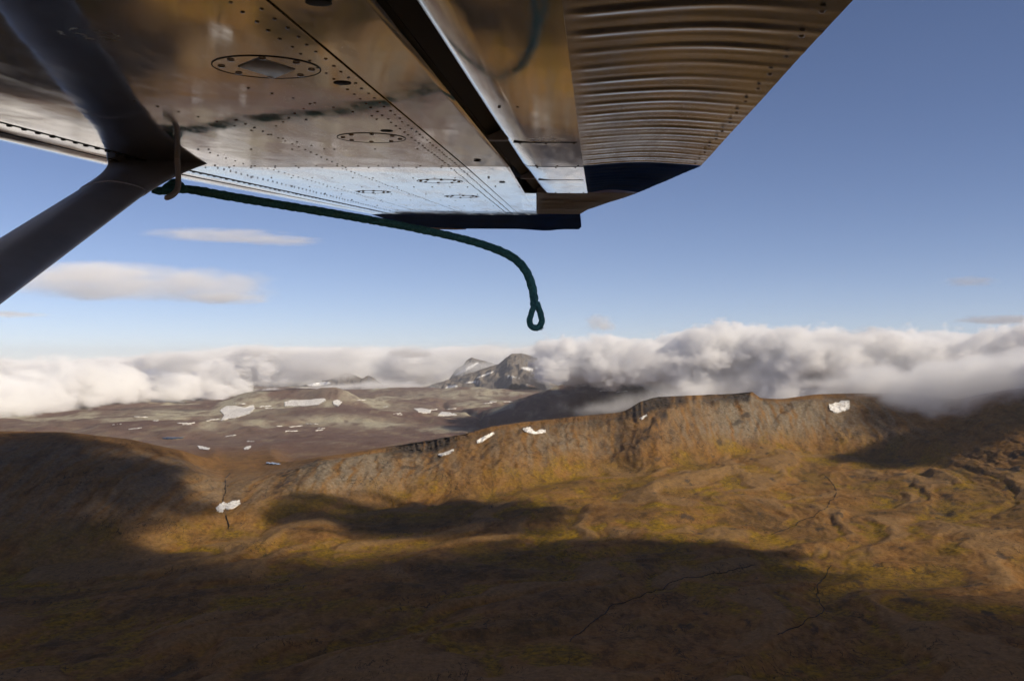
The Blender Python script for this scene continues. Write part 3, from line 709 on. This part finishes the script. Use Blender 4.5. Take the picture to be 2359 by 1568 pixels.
def metal(name, base, rough, waves=1.0, stains=True, metallic=1.0):
    t = NT(name); P = t.coord('Object')
    d1 = t.noise(P, 1.7, 5, 0.6); d2 = t.noise(t.mapping(P, scale=(3.0, .6, 1)), 5.0, 5, 0.65)
    c = t.mix(t.ramp(d1, 0.35, 0.7), base, tuple(x * 0.86 for x in base))
    r = t.math('ADD', t.math('MULTIPLY', t.ramp(d2, 0.4, 0.75), 0.09), rough)
    if stains:
        # a dried, yellowish oil stain and a matt scuff, each with its own edge
        for (x, y, rx, ry, col, rr) in ((-0.10, -0.60, 0.055, 0.10, (0.42, 0.36, 0.22), 0.28), (-0.71, -1.73, 0.05, 0.05, (0.40, 0.36, 0.30), 0.3)):
            sp = t.new('ShaderNodeSeparateXYZ'); t.l.new(P, sp.inputs[0])
            q = t.math('ADD', t.math('POWER', t.math('DIVIDE', t.math('SUBTRACT', sp.outputs[0], x), rx), 2.0), t.math('POWER', t.math('DIVIDE', t.math('SUBTRACT', sp.outputs[1], y), ry), 2.0))
            k = t.math('MULTIPLY', t.ramp(q, 1.1, 0.5), t.ramp(t.noise(P, 42, 5, .7), .47, .62))
            c = t.mix(t.math('MULTIPLY', k, .8), c, col); r = t.math('ADD', r, t.math('MULTIPLY', k, rr))
    t.base(c); t.set(Metallic=metallic, Roughness=r)
    h = t.math('ADD', t.math('MULTIPLY', t.noise(P, 1.4, 2, .5), 0.0016 * waves), t.math('MULTIPLY', t.noise(t.mapping(P, scale=(1, .75, 1)), 5.5, 2, .5), 0.00036 * waves))
    n = t.bump(h, 1.0, 1.0)
    return t.m
M_SKIN = metal('polished_aluminium', (0.52, 0.54, 0.56), 0.05, 1.5)
M_SKIN2 = metal('polished_aluminium_flap', (0.48, 0.50, 0.52), 0.06, 1.1)
M_CORR = metal('ribbed_aluminium', (0.20, 0.22, 0.25), 0.16, 1.0, False)
def paint(name, c, rough, coat=0.0, spec=0.5):
    t = NT(name); P = t.coord('Object')
    t.base(t.mix(t.ramp(t.noise(P, 6, 5, .6), .35, .7), c, tuple(x * .8 for x in c))); t.set(Roughness=rough)
    t.bsdf.inputs['Specular IOR Level'].default_value = spec; t.bsdf.inputs['Coat Weight'].default_value = coat
    t.bump(t.noise(P, 120, 3), .05, .001)
    return t.m
M_NAVY = paint('navy_paint', (0.045, 0.150, 0.620), 0.45, 0.0, .08)
M_NAVY.node_tree.nodes['Principled BSDF'].inputs['IOR'].default_value = 1.04
M_GREY = paint('grey_paint', (0.40, 0.44, 0.54), 0.5)
M_STRUT = paint('strut_grey_paint', (0.48, 0.52, 0.62), 0.40)
M_HOOK = paint('hook_grey_paint', (0.55, 0.57, 0.62), 0.4)
M_DARK = paint('dark_rubber_and_gap_shade', (0.012, 0.012, 0.012), 0.6)
M_WHITE = paint('white_plastic', (0.85, 0.87, 0.95), 0.3)
M_RIVET = metal('rivet_metal', (0.42, 0.42, 0.43), 0.22, 0.0, False)
M_PLATE = metal('dull_plate', (0.30, 0.30, 0.30), 0.35, 0.3, False)

def part(name, verts, quads=None, tris=None, mat=None, parent=plane, smooth=True, outer=False, sharp=None):
    v = np.asarray(verts, float)
    if outer: v = v @ R_OI.T
    me = mesh_np(name, v, quads, tris, smooth)
    if sharp:
        me.set_sharp_from_angle(angle=math.radians(sharp))
    return link(name, me, mat, parent)
def loft(name, sections, mat, outer=False, closed=True, caps=True, parent=plane, sharp=35):
    """a skin through cross sections (each n x 3)"""
    S = np.array(sections); ns, n = S.shape[:2]
    q = grid_quads(ns, n, closed)
    V = S.reshape(-1, 3); tr = None
    if caps and closed:
        c0 = S[0].mean(0); c1_ = S[-1].mean(0); V = np.concatenate([V, [c0, c1_]]); i = np.arange(n); j = (i + 1) % n; b = ns * n
        tr = np.concatenate([np.stack([j, i, np.full(n, b)], -1), np.stack([(ns - 1) * n + i, (ns - 1) * n + j, np.full(n, b + 1)], -1)])
    return part(name, V, q, tr, mat, parent, True, outer, sharp)
def prof(pts, y, fx=1.0, x0=0.0):
    return [((x - x0) * fx + x0, y, z) for x, z in pts]
def resample(pts, n):
    p = np.array(pts, float); d = np.concatenate([[0], np.cumsum(np.hypot(*np.diff(p, axis=0).T))]); s = np.linspace(0, d[-1], n)
    return np.stack([np.interp(s, d, p[:, 0]), np.interp(s, d, p[:, 1])], 1)
# main wing box: lower skin, drooped nose, upper skin, closed at the flap cove
NOSE = [(-1.12, 0.0), (-1.21, 0.0016), (-1.30, 0.0032), (-1.345, 0.0034), (-1.40, 0.0046), (-1.45, 0.0050), (-1.49, 0.0030), (-1.53, 0.0005), (-1.57, 0.0030), (-1.596, 0.016), (-1.605, 0.045), (-1.59, 0.085), (-1.54, 0.12), (-1.42, 0.155), (-1.25, 0.19), (-1.0, 0.213)]
UPPER = [(-0.7, 0.22), (-0.4, 0.20), (-0.1, 0.165), (0.08, 0.13), (0.08, 0.125), (-0.1, 0.155), (-0.25, 0.17)]
LOWER_IN = [(-0.388, 0.12), (-0.388, 0.0), (-0.6, 0.0), (-0.85, 0.0), (-1.05, 0.0)]
PIN = NOSE + UPPER + [(-0.30, 0.16)] + LOWER_IN
ys = np.concatenate([np.linspace(-4.6, -2.0, 6), np.linspace(-1.9, 0.0, 24)])
loft('inner_wing', [prof(PIN, y) for y in ys], M_SKIN, sharp=25)
# rear lower panel behind the lap joint, with its lip at the flap cove
REAR = [(-0.386, 0.0028), (-0.33, 0.0022), (-0.262, 0.0010), (-0.2500, 0.0002), (-0.2475, 0.0010), (-0.2470, 0.006), (-0.2475, 0.03), (-0.26, 0.10), (-0.30, 0.14), (-0.386, 0.11)]
loft('rear_panel', [prof(REAR, y) for y in ys], M_SKIN, sharp=30)
# added black strip that stands in for the shade inside the flap gap
loft('cove_shade_strip', [[(-.2465, y, .016), (-.18, y, .046), (-.18, y, .060), (-.2465, y, .034)] for y in ys], M_DARK)
# outer wing panel: tapers towards the tip
SPAN_O = 3.30
def taper(y):                                            # chord shrinks mainly from the trailing edge and a little from the nose
    k = y / SPAN_O
    return 1 - 0.02 * k
def outer_sec(P, y):
    k = y / SPAN_O; out = []
    for x, z in P:
        xx = -1.345 + (x + 1.345) * (1 - 0.155 * k) + 0.06 * k
        zz = z * (1 - 0.45 * k) if z > 0 else z
        out.append((xx, y, zz))
    return out
yo = np.linspace(0.004, SPAN_O, 26)
loft('outer_wing', [outer_sec(PIN, y) for y in yo], M_SKIN, outer=True, sharp=25)
loft('rear_panel', [outer_sec(REAR, y) for y in yo], M_SKIN, outer=True, sharp=30)
loft('cove_shade_strip', [[(-.2465, y, .016), (-.18, y, .046), (-.18, y, .060), (-.2465, y, .034)] for y in np.linspace(.004, 1.22, 6)], M_DARK, outer=True)  # outer length of the added black strip, painting the gap's shade

# ribbed flap: smooth nose strip and pressed-rib trailing skin
FN = [(-0.012, 0.0), (-0.07, 0.0), (-0.14, 0.0), (-0.187, 0.002), (-0.200, 0.009), (-0.207, 0.024), (-0.206, 0.06), (-0.185, 0.09), (-0.13, 0.108), (-0.05, 0.112), (0.0, 0.105), (-0.005, 0.05)]
def flap_nose(name, y0, y1, mat, outer, n=10):
    return loft(name, [prof(FN, y) for y in np.linspace(y0, y1, n)], mat, outer=outer, sharp=30)
def ribbed(name, y0, y1, x0f, x1f, mat, outer, pitch=0.118, amp=0.0028, ny=None, camber=0.012, top=0.10, phase=0.0):
    ny = ny or max(40, int((y1 - y0) / 0.0075)); nx = 34
    yy = np.linspace(y0, y1, ny); tt = np.linspace(0, 1, nx)
    Yg, T = np.meshgrid(yy, tt, indexing='ij')
    Xa = np.array([x0f(y) for y in yy])[:, None]; Xb = np.array([x1f(y) for y in yy])[:, None]
    X = Xa + (Xb - Xa) * T
    ph = ((Yg - phase) / pitch) % 1.0
    rib = np.exp(-((ph - 0.5) / 0.17) ** 2) + 0.25 * np.cos(2 * math.pi * ph)
    env = sstep(0.0, 0.10, T) * (1 - 0.65 * sstep(0.72, 0.97, T))
    low = 0.0025 + camber * np.sin(math.pi * T) - amp * env * rib * (0.75 + 0.7 * perlin2(np.floor((Yg - phase) / pitch) * 0.37 + 3.1, T * 1.5, 8)) + 0.0016 * perlin2(Yg * 2.3, T * 2.1, 12)
    thick = top * (1 - T) ** 1.15 + 0.006
    up = 0.0025 + thick
    n = nx * ny
    V = np.concatenate([np.stack([X, Yg, low], -1).reshape(-1, 3), np.stack([X, Yg, up], -1).reshape(-1, 3)])
    q1 = grid_quads(ny, nx); q2 = q1[:, ::-1] + n
    r = np.arange(ny - 1); te = np.stack([r * nx + nx - 1, (r + 1) * nx + nx - 1, (r + 1) * nx + nx - 1 + n, r * nx + nx - 1 + n], -1)
    le = np.stack([r * nx, r * nx + n, (r + 1) * nx + n, (r + 1) * nx], -1)
    c = np.arange(nx - 1); e0 = np.stack([c, c + 1, c + 1 + n, c + n], -1); b = (ny - 1) * nx; e1 = np.stack([b + c, b + c + n, b + c + 1 + n, b + c + 1], -1)
    return part(name, V, np.concatenate([q1, q2, te, le, e0, e1]), None, mat, plane, True, outer, 50)
def add_sub(o, p): o.parent = p; return o
fl_in = flap_nose('flap', -4.6, -0.02, M_SKIN2, False, 20)
add_sub(ribbed('ribbed_skin', -4.6, -0.02, lambda y: -0.0135, lambda y: 0.352, M_CORR, False, phase=0.03), fl_in)
fl_out = flap_nose('flap', 0.0, 1.20, M_SKIN2, True, 12)
fl_out['label'] = 'navy ribbed outer flap section'
add_sub(ribbed('ribbed_skin', 0.0, 1.19, lambda y: -0.0135, lambda y: 0.352 - 0.122 * y, M_NAVY, True, phase=0.03, amp=0.007), fl_out)
# aileron outboard of the flap, painted grey
ail = ribbed('aileron', 1.225, 2.62, lambda y: -0.235 - 0.062 * (y - 1.225), lambda y: 0.205 - 0.165 * (y - 1.225), M_GREY, True, pitch=0.06, amp=0.004, top=0.07, camber=0.004)
ail['label'] = 'matt grey aileron'
AN = [(-0.238, 0.0), (-0.31, 0.001), (-0.37, 0.006), (-0.392, 0.02), (-0.396, 0.04), (-0.37, 0.065), (-0.30, 0.072), (-0.24, 0.07)]
loft('aileron_nose', [[(x - 0.062 * (y - 1.225), y, z) for x, z in AN] for y in np.linspace(1.225, 3.2, 14)], metal('polished_aluminium_aileron', (0.78, 0.77, 0.75), 0.05, 3.0, False), outer=True, sharp=30, parent=ail)
add_sub(ribbed('aileron_end', 2.62, 3.2, lambda y: -0.321 - 0.062 * (y - 2.62), lambda y: -0.025 - 0.10 * (y - 2.62), M_GREY, True, pitch=0.06, amp=0.002, top=0.06, camber=0.002), ail)
# navy wing tip, drooping a little outboard of the metal panel
def tip():
    secs = []
    for y in np.concatenate([np.linspace(3.295, 4.12, 9), [4.19, 4.235, 4.255]]):
        k = (y - 3.295) / 0.96; r = max(0.0, (y - 4.12) / 0.135)
        le = -1.50 + 0.10 * k + 0.17 * r ** 2; te = -0.088 - 0.02 * r
        row_ = []
        for q in np.linspace(0, 1, 22):                       # underside, nose to tail
            x = le + (te - le) * q
            z = -0.060 * k ** 1.1 + 0.034 * (1 - k) * sstep(.72, 1, q) - 0.012 * np.exp(-((q - .78) / .07) ** 2) * k + 0.035 * (1 - sstep(0, .05, q))
            row_.append((x, y, z))
        th = (0.105 - 0.05 * k) * (1 - 0.75 * r)
        for q in np.linspace(1, 0, 12):
            x = le + (te - le) * q; z = -0.060 * k ** 1.1 + 0.034 * (1 - k) * sstep(.72, 1, q) + 0.012 + th * math.sin(math.pi * min(1, .15 + .85 * (1 - q))) ** .8 * (0.35 + .65 * (1 - q))
            row_.append((x, y, z))
        secs.append(row_)
    o = loft('wing_tip', secs, M_NAVY, outer=True, sharp=45); o['label'] = 'navy wing tip'
    cap = []
    for y in np.linspace(3.93, 4.275, 8):
        k = (y - 3.295) / 0.96; le = -1.515 + 0.10 * k + 0.17 * max(0, (y - 4.12) / .135) ** 2; w = 0.10 + 0.13 * (y - 3.93) / .345; zz = -0.060 * k ** 1.1
        cap.append([(le, y, zz + .02), (le + .02, y, zz - .004), (le + w * .6, y, zz - .007), (le + w, y, zz - .004), (le + w, y, zz + .03), (le + w * .5, y, zz + .06), (le + .01, y, zz + .045)])
    c = loft('nose_cap', cap, M_WHITE, outer=True, parent=o, sharp=40); c['label'] = 'white nose cap of the wing tip'
tip()

# rivets: small domes in rows, one part for each panel
def domes(name, pts, mat, outer=False, parent=plane, h=0.45, seg=7, z=0.0):
    """pts: x, y, radius, on the lower skin"""
    pts = np.array(pts, float); a = np.linspace(0, 2 * math.pi, seg, endpoint=False)
    ring = np.stack([np.cos(a), np.sin(a), 0 * a + 0.3], 1); ring2 = np.stack([.72 * np.cos(a), .72 * np.sin(a), 0 * a - h * .75], 1)
    tpl = np.concatenate([ring, ring2, [[0, 0, -h]]]); m = len(tpl)
    V = (pts[:, None, 2:3] * tpl[None]) + np.concatenate([pts[:, :2], 0 * pts[:, :1] + z], 1)[:, None, :]
    i = np.arange(seg); j = (i + 1) % seg
    q = np.stack([i, j, seg + j, seg + i], -1); t = np.stack([seg + i, seg + j, 0 * i + 2 * seg], -1)
    off = (np.arange(len(pts)) * m)[:, None, None]
    o = part(name, V.reshape(-1, 3), (q[None] + off).reshape(-1, 4), (t[None] + off).reshape(-1, 3), mat, parent, True, outer)
    o['kind'] = 'stuff'
    return o
rs = np.random.RandomState(3)
def row(x0, y0, x1, y1, sp, r):
    n = max(2, int(math.hypot(x1 - x0, y1 - y0) / sp)); t = np.linspace(0, 1, n)
    return [(x0 + (x1 - x0) * k + rs.normal(0, .0012), y0 + (y1 - y0) * k + rs.normal(0, .0012), r * rs.uniform(.88, 1.1)) for k in t]
R = 0.0037
inn = row(-.405, -2.6, -.405, -.02, .048, R) + row(-.435, -2.58, -.435, -.02, .048, R)
for y, x0, x1 in ((-.03, -1.2, -.46), (-.44, -1.05, -.46), (-.95, -.78, -.46)):
    inn += row(x0, y, x1, y, .085 if y < -.1 else .06, R)
for x in (-.78, -1.08): inn += row(x, -.95 if x > -.9 else -.44, x, -.03, .052, R)
inn += row(-.62, -1.32, -.46, -1.0, .045, R) + row(-.55, -1.15, -.72, -.86, .05, R) + row(-.90, -1.2, -.72, -.45, .06, R)
domes('rivets', inn, M_RIVET)
out = row(-.41, .04, -.51, 3.1, .05, R * .95) + row(-.44, .06, -.54, 3.1, .05, R * .95)
for y in (.02, .42, .86, 1.3, 1.75, 2.25, 2.75, 3.1): out += row(-1.25 + .03 * y, y, -.47 - .03 * y, y, .065, R)
for x in (-.80, -1.05, -1.22): out += row(x, .05, x - .02, 3.1, .055, R * .9)
out += row(-.36, .42, -.26, .42, .05, R * 1.3) + row(-.38, .85, -.28, .85, .06, R)
domes('rivets', out, M_RIVET, True)
domes('rivets', row(-.16, .02, -.04, .02, .04, R) + row(-.17, .50, -.03, .50, .05, R * 1.1) + row(-.15, 1.17, -.03, 1.17, .04, R), M_RIVET, True, fl_out)
domes('rivets', row(-.17, -.55, -.03, -.55, .04, R * 1.1) + row(-.16, -.03, -.03, -.03, .035, R) + row(.325, -2.2, .325, -.1, .118, R * 1.2) + row(-.17, -1.1, -.13, -1.1, .04, R), M_RIVET, False, fl_in)
domes('hinge_rivets', row(-1.378, -3.0, -1.378, -.02, .058, .0090), M_DARK, z=.0040)
domes('hinge_rivets', row(-1.378, .05, -1.333, 3.15, .058, .0075), M_DARK, True, z=.0038)
def strip(name, x0, x1, y0, y1, z0, z1, mat, outer=False, parent=plane, dx=0.0):
    secs = [[(x0 + d, y, z0), (x1 + d, y, z0), (x1 + d, y, z1), (x0 + d, y, z1)] for y, d in ((y0, 0), (y1, dx))]
    return loft(name, secs, mat, outer, parent=parent)
strip('seam_sealant', -1.3715, -1.3685, -4.6, -.01, .0022, .009, M_DARK)
strip('seam_sealant', -1.3715, -1.3685, .01, 3.28, .0014, .009, M_DARK, True, dx=.06)
strip('nose_seam', -1.473, -1.470, -4.6, -.01, .0028, .012, M_DARK)
strip('nose_seam', -1.473, -1.470, .01, 3.28, .0020, .012, M_DARK, True, dx=.075)
strip('flap_seam', -.185, -.02, -.572, -.568, -.0012, .004, M_DARK, parent=fl_in)
strip('flap_seam', -.185, -.02, .498, .503, -.0012, .004, M_DARK, True, parent=fl_out)
# flap track bracket bridging the gap
def box(name, x0, x1, y0, y1, z0, z1, mat, outer=False, parent=plane): return strip(name, x0, x1, y0, y1, z0, z1, mat, outer, parent)
box('flap_bracket', -.25, -.20, -.59, -.56, .004, .10, M_STRUT)
box('flap_bracket', -.25, -.20, .49, .51, .004, .10, M_STRUT, True)

# round inspection covers with their screws
def cover(x, y, r, outer=False, plate=False, lab=None):
    a = np.linspace(0, 2 * math.pi, 41)[:-1]
    def ring(rr, z): return np.stack([x + rr * np.cos(a), y + rr * np.sin(a), 0 * a + z], 1)
    o = loft('inspection_cover', [ring(r, .003), ring(r, -.0006), ring(r * .5, -.00065), ring(.002, -.00065)], M_SKIN, outer, sharp=40)
    loft('rim_gasket', [ring(r * 1.022, .002), ring(r * 1.022, -.0012), ring(r * 1.002, -.0012), ring(r * 1.002, .002)], M_DARK, outer, caps=False, parent=o, sharp=40)
    for k in range(8):
        b = 2 * math.pi * (k + .3) / 8; sx, sy = x + r * .84 * math.cos(b), y + r * .84 * math.sin(b)
        c = np.linspace(0, 2 * math.pi, 11)[:-1]
        def rg(q, z): return np.stack([sx + q * np.cos(c), sy + q * np.sin(c), 0 * c + z], 1)
        loft('screw', [rg(.0062, -.0005), rg(.0062, -.0018), rg(.0045, -.0030), rg(.001, -.0034)], M_RIVET, outer, parent=o, sharp=50)
    if plate:
        sq = [np.array([[x - .045 * s, y - .015, z], [x + .012, y - .075 * s, z], [x + .045 * s, y + .012, z], [x - .012, y + .078 * s, z]]) for z, s in ((-.0006, 1), (-.0020, 1), (-.0026, .95))]
        p = loft('square_plate', sq, M_PLATE, outer, parent=o, sharp=20)
    if lab: o['label'] = lab
    return o
cover(-.522, -1.50, .088, plate=True, lab='inspection cover with a square plate')
cover(-.538, -.66, .085)
cover(-.56, .56, .085, True)
cover(-.60, 1.45, .08, True)
cover(-.95, 1.15, .075, True)
# fuel drains and a vent hole
def drain(x, y, r, pin, outer=False, name='fuel_drain'):
    c = np.linspace(0, 2 * math.pi, 17)[:-1]
    def rg(q, z): return np.stack([x + q * np.cos(c), y + q * np.sin(c), 0 * c + z], 1)
    o = loft(name, [rg(r, .001), rg(r, -.0012 * (1 + pin)), rg(r * .8, -.0016 * (1 + pin)), rg(.002, -.0016 * (1 + pin))], M_DARK, outer, sharp=40)
    if pin: loft('drain_pin', [rg(.006, -.002), rg(.006, -.010), rg(.001, -.011)], M_DARK, outer, parent=o, sharp=40)
drain(-.428, -1.365, .016, False); drain(-.473, -.78, .015, False)
drain(-.322, -1.885, .017, False, name='vent_hole'); drain(-.329, -.165, .011, False, name='vent_hole'); drain(-.33, .62, .011, False, True, name='vent_hole')

# wing strut with its fairing cuff
A = np.array([-1.137, 2.80, 0.4846]); Bv = np.array([-1.0936, 2.10, 0.199]); dS = (Bv - A) / np.linalg.norm(Bv - A)
eX = np.array([1, 0, 0]) - dS * dS[0]; eX /= np.linalg.norm(eX); eN = np.cross(dS, eX); eN = eN if eN[2] < 0 else -eN
def strut_sec(p, ch, th, n=36, front=.40):
    t = np.linspace(0, 2 * math.pi, n, endpoint=False); s = []
    for q in t:
        x = math.cos(q); y = math.sin(q)
        w = 1.0 if x < 0 else (1 - 0.35 * x)
        s.append(p + eX * (x * ch / 2) + eN * (y * th / 2 * w))
    return wl2(s)
CH, TH = 0.188, 0.062
strut = loft('wing_strut', [strut_sec(A + dS * k, CH, TH) for k in np.linspace(-0.12, 3.1, 14)], M_STRUT, sharp=60)
strut['label'] = 'grey streamlined wing strut'
foot_o = []
tt = np.linspace(0, 2 * math.pi, 36, endpoint=False)
for q in tt:
    x, y = math.cos(q), math.sin(q)
    if x > 0: px, py = -1.40 + 0.215 * x, -0.03 + 0.085 * y * (1 - .9 * x ** 1.5) - 0.02 * x
    else: px, py = -1.40 + 0.150 * x, -0.03 + 0.085 * y
    foot_o.append((px, py, 0.014))
foot_o = np.array(foot_o)
top_in = strut_sec(A + dS * 0.0, CH * 1.03, TH * 1.12)
# orient so that the sides of both outlines correspond
best = min(((np.sum((np.roll(foot_o[::d], k, 0) - top_in) ** 2), k, d) for k in range(36) for d in (1, -1)), key=lambda z: z[0])
foot_o = np.roll(foot_o[::best[2]], best[1], 0)
secs = []
for k in np.linspace(0, 1, 12):
    b = k ** 1.0; g = sstep(0, 1, k)
    axis = wl2(A + dS * (-0.42 * (1 - k)))
    m_ = top_in.mean(0) * b + foot_o.mean(0) * (1 - b)
    sh = (top_in - top_in.mean(0)) * (1 - (1 - k) ** 2.2) + (foot_o - foot_o.mean(0)) * ((1 - k) ** 2.2)
    secs.append(m_ + sh)
cuff = loft('strut_fairing', secs, M_STRUT, sharp=60)
# tie-down hook
def tube(name, pts, r, mat, parent=None, n=12, world=True, cap=True):
    p = np.array(pts, float); p = wl2(p) if world else p
    rr = np.broadcast_to(np.asarray(r, float), (len(p),))
    tg = np.gradient(p, axis=0); tg /= np.linalg.norm(tg, axis=1)[:, None]
    nrm = np.cross(tg[0], [0.3, 1, .2]); secs = []
    a = np.linspace(0, 2 * math.pi, n, endpoint=False)
    for i in range(len(p)):
        nrm = nrm - tg[i] * (nrm @ tg[i]); nrm /= np.linalg.norm(nrm); bn = np.cross(tg[i], nrm)
        secs.append(p[i] + rr[i] * (np.cos(a)[:, None] * nrm + np.sin(a)[:, None] * bn))
    return loft(name, secs, mat, parent=parent or plane, caps=cap, sharp=60)
def spline(pts, n):
    p = np.array(pts, float); P = np.vstack([2 * p[0] - p[1], p, 2 * p[-1] - p[-2]]); out = []
    d = np.concatenate([[0], np.cumsum(np.linalg.norm(np.diff(p, axis=0), axis=1))])
    for s in np.linspace(0, d[-1] * 0.99999, n):
        i = int(np.searchsorted(d, s, 'right') - 1); t = (s - d[i]) / (d[i + 1] - d[i]); a, b, c, e = P[i:i + 4]
        out.append(0.5 * ((2 * b) + (c - a) * t + (2 * a - 5 * b + 4 * c - e) * t * t + (3 * b - a - 3 * c + e) * t ** 3))
    return np.array(out)
HK = [W(408, 362, 2.985), W(410, 395, 2.975), W(411, 420, 2.965), W(408, 437, 2.955), W(398, 449, 2.945), W(386, 455, 2.935), W(379, 455, 2.93)]
hook = tube('tie_down_hook', spline(HK, 30), [0.0088] * 27 + [0.0085, 0.008, 0.0055], M_HOOK)
hook['label'] = 'grey J-shaped tie-down hook'

# ------------------------------------------------------------------ rope hanging from the hook, blown back by the wind
def rope_material():
    t = NT('green_rope_fibre'); P = t.coord('Object')
    n = t.noise(P, 180, 4, .7)
    t.base(t.mix(t.ramp(n, .35, .7), (0.045, 0.200, 0.235), (0.110, 0.380, 0.400))); t.set(Roughness=0.85)
    t.bump(n, .5, .002); return t.m
M_ROPE = rope_material()
def rope_mesh(name, pts, rad, n, twist, parent, org):
    p = spline(pts, n); d = np.concatenate([[0], np.cumsum(np.linalg.norm(np.diff(p, axis=0), axis=1))])
    rr = np.interp(np.linspace(0, 1, n), np.linspace(0, 1, len(rad)), rad)
    tg = np.gradient(p, axis=0); tg /= np.linalg.norm(tg, axis=1)[:, None]
    nrm = np.cross(tg[0], [0.1, 1, .2]); a = np.linspace(0, 2 * math.pi, 24, endpoint=False); secs = []
    for i in range(n):
        nrm = nrm - tg[i] * (nrm @ tg[i]); nrm /= np.linalg.norm(nrm); bn = np.cross(tg[i], nrm)
        lobe = 0.84 + 0.11 * np.abs(np.cos(1.5 * (a + d[i] * twist)))          # three laid strands
        q = rr[i] * lobe * (1 + 0.03 * rs.normal() + 0.07 * float(perlin2(np.array([d[i] * 22.0]), np.array([1.7]), 5)[0]))
        secs.append(p[i] + (q * np.cos(a))[:, None] * nrm + (q * np.sin(a))[:, None] * bn - org)
    S = np.array(secs); V = np.concatenate([S.reshape(-1, 3), [S[0].mean(0), S[-1].mean(0)]]); m = 24
    i = np.arange(m); j = (i + 1) % m
    tr = np.concatenate([np.stack([j, i, 0 * i + n * m], -1), np.stack([(n - 1) * m + i, (n - 1) * m + j, 0 * i + n * m + 1], -1)])
    return link(name, mesh_np(name, V, grid_quads(n, m, True), tr), M_ROPE, parent)
r_org = W(395, 435, 2.99)
rope = bpy.data.objects.new('tie_down_rope', None); COL.objects.link(rope); rope.location = r_org
tag(rope, 'dark green twisted rope with an eye loop trailing from the tie-down hook', 'rope')
RP = [W(352, 437, 3.03), W(372, 440, 3.03), W(398, 437, 3.02), W(440, 437, 3.02), (W(520, 451, 3.02)), W(640, 471, 3.03), W(780, 494, 3.05), W(925, 520, 3.06), W(1040, 544, 3.07), W(1120, 566, 3.07), W(1178, 591, 3.06), W(1210, 622, 3.05), W(1226, 662, 3.05), W(1232, 704, 3.05)]
rope_mesh('rope_strand', RP, [.0125, .0145, .0150, .0148, .0142, .0138, .0132, .0130, .0132, .0140, .0150, .0145], 330, 75, rope, r_org)
LP = [W(1234, 694, 3.05), W(1224, 722, 3.045), W(1220, 742, 3.04), W(1228, 754, 3.04), W(1241, 753, 3.05), W(1248, 741, 3.05), W(1245, 722, 3.05), W(1236, 696, 3.05)]
rope_mesh('eye_loop', LP, [.0095, .0098, .0100, .0105, .0115, .0105, .0100, .0110], 90, 90, rope, r_org)
EP = [W(372, 441, 3.03), W(386, 430, 3.035), W(400, 420, 3.035), W(412, 424, 3.03), W(425, 436, 3.0)]
for k_, (du, dv) in enumerate(((9, 3), (7, 6), (4, 7), (10, 1))):
    rope_mesh('frayed_strand', [W(1243, 753, 3.05), W(1243 + du * .5, 754 + dv * .6, 3.05 + .003 * k_), W(1243 + du, 754 + dv, 3.05 + .005 * k_)], [.0022, .0016, .0006], 8, 60, rope, r_org)
rope_mesh('rope_turn', EP, [.011, .012, .012, .011], 60, 80, rope, r_org)

# ------------------------------------------------------------------ the air between
def haze():
    bm = bmesh.new(); bmesh.ops.create_cube(bm, size=1.0, matrix=Matrix.Translation((0, 16000, -60)) @ Matrix.Diagonal((130000, 100000, 1900, 1)))
    me = bpy.data.meshes.new('haze'); bm.to_mesh(me); bm.free()
    t = NT('haze_air'); t.n.remove(t.bsdf)
    v = t.new('ShaderNodeVolumePrincipled'); v.inputs['Color'].default_value = (0.93, 0.95, 1.0, 1); v.inputs['Density'].default_value = 0.85e-5
    t.l.new(v.outputs[0], t.out.inputs['Volume'])
    tag(link('haze', me, t.m), kind='stuff', label='thin pale haze over the far country')
haze()
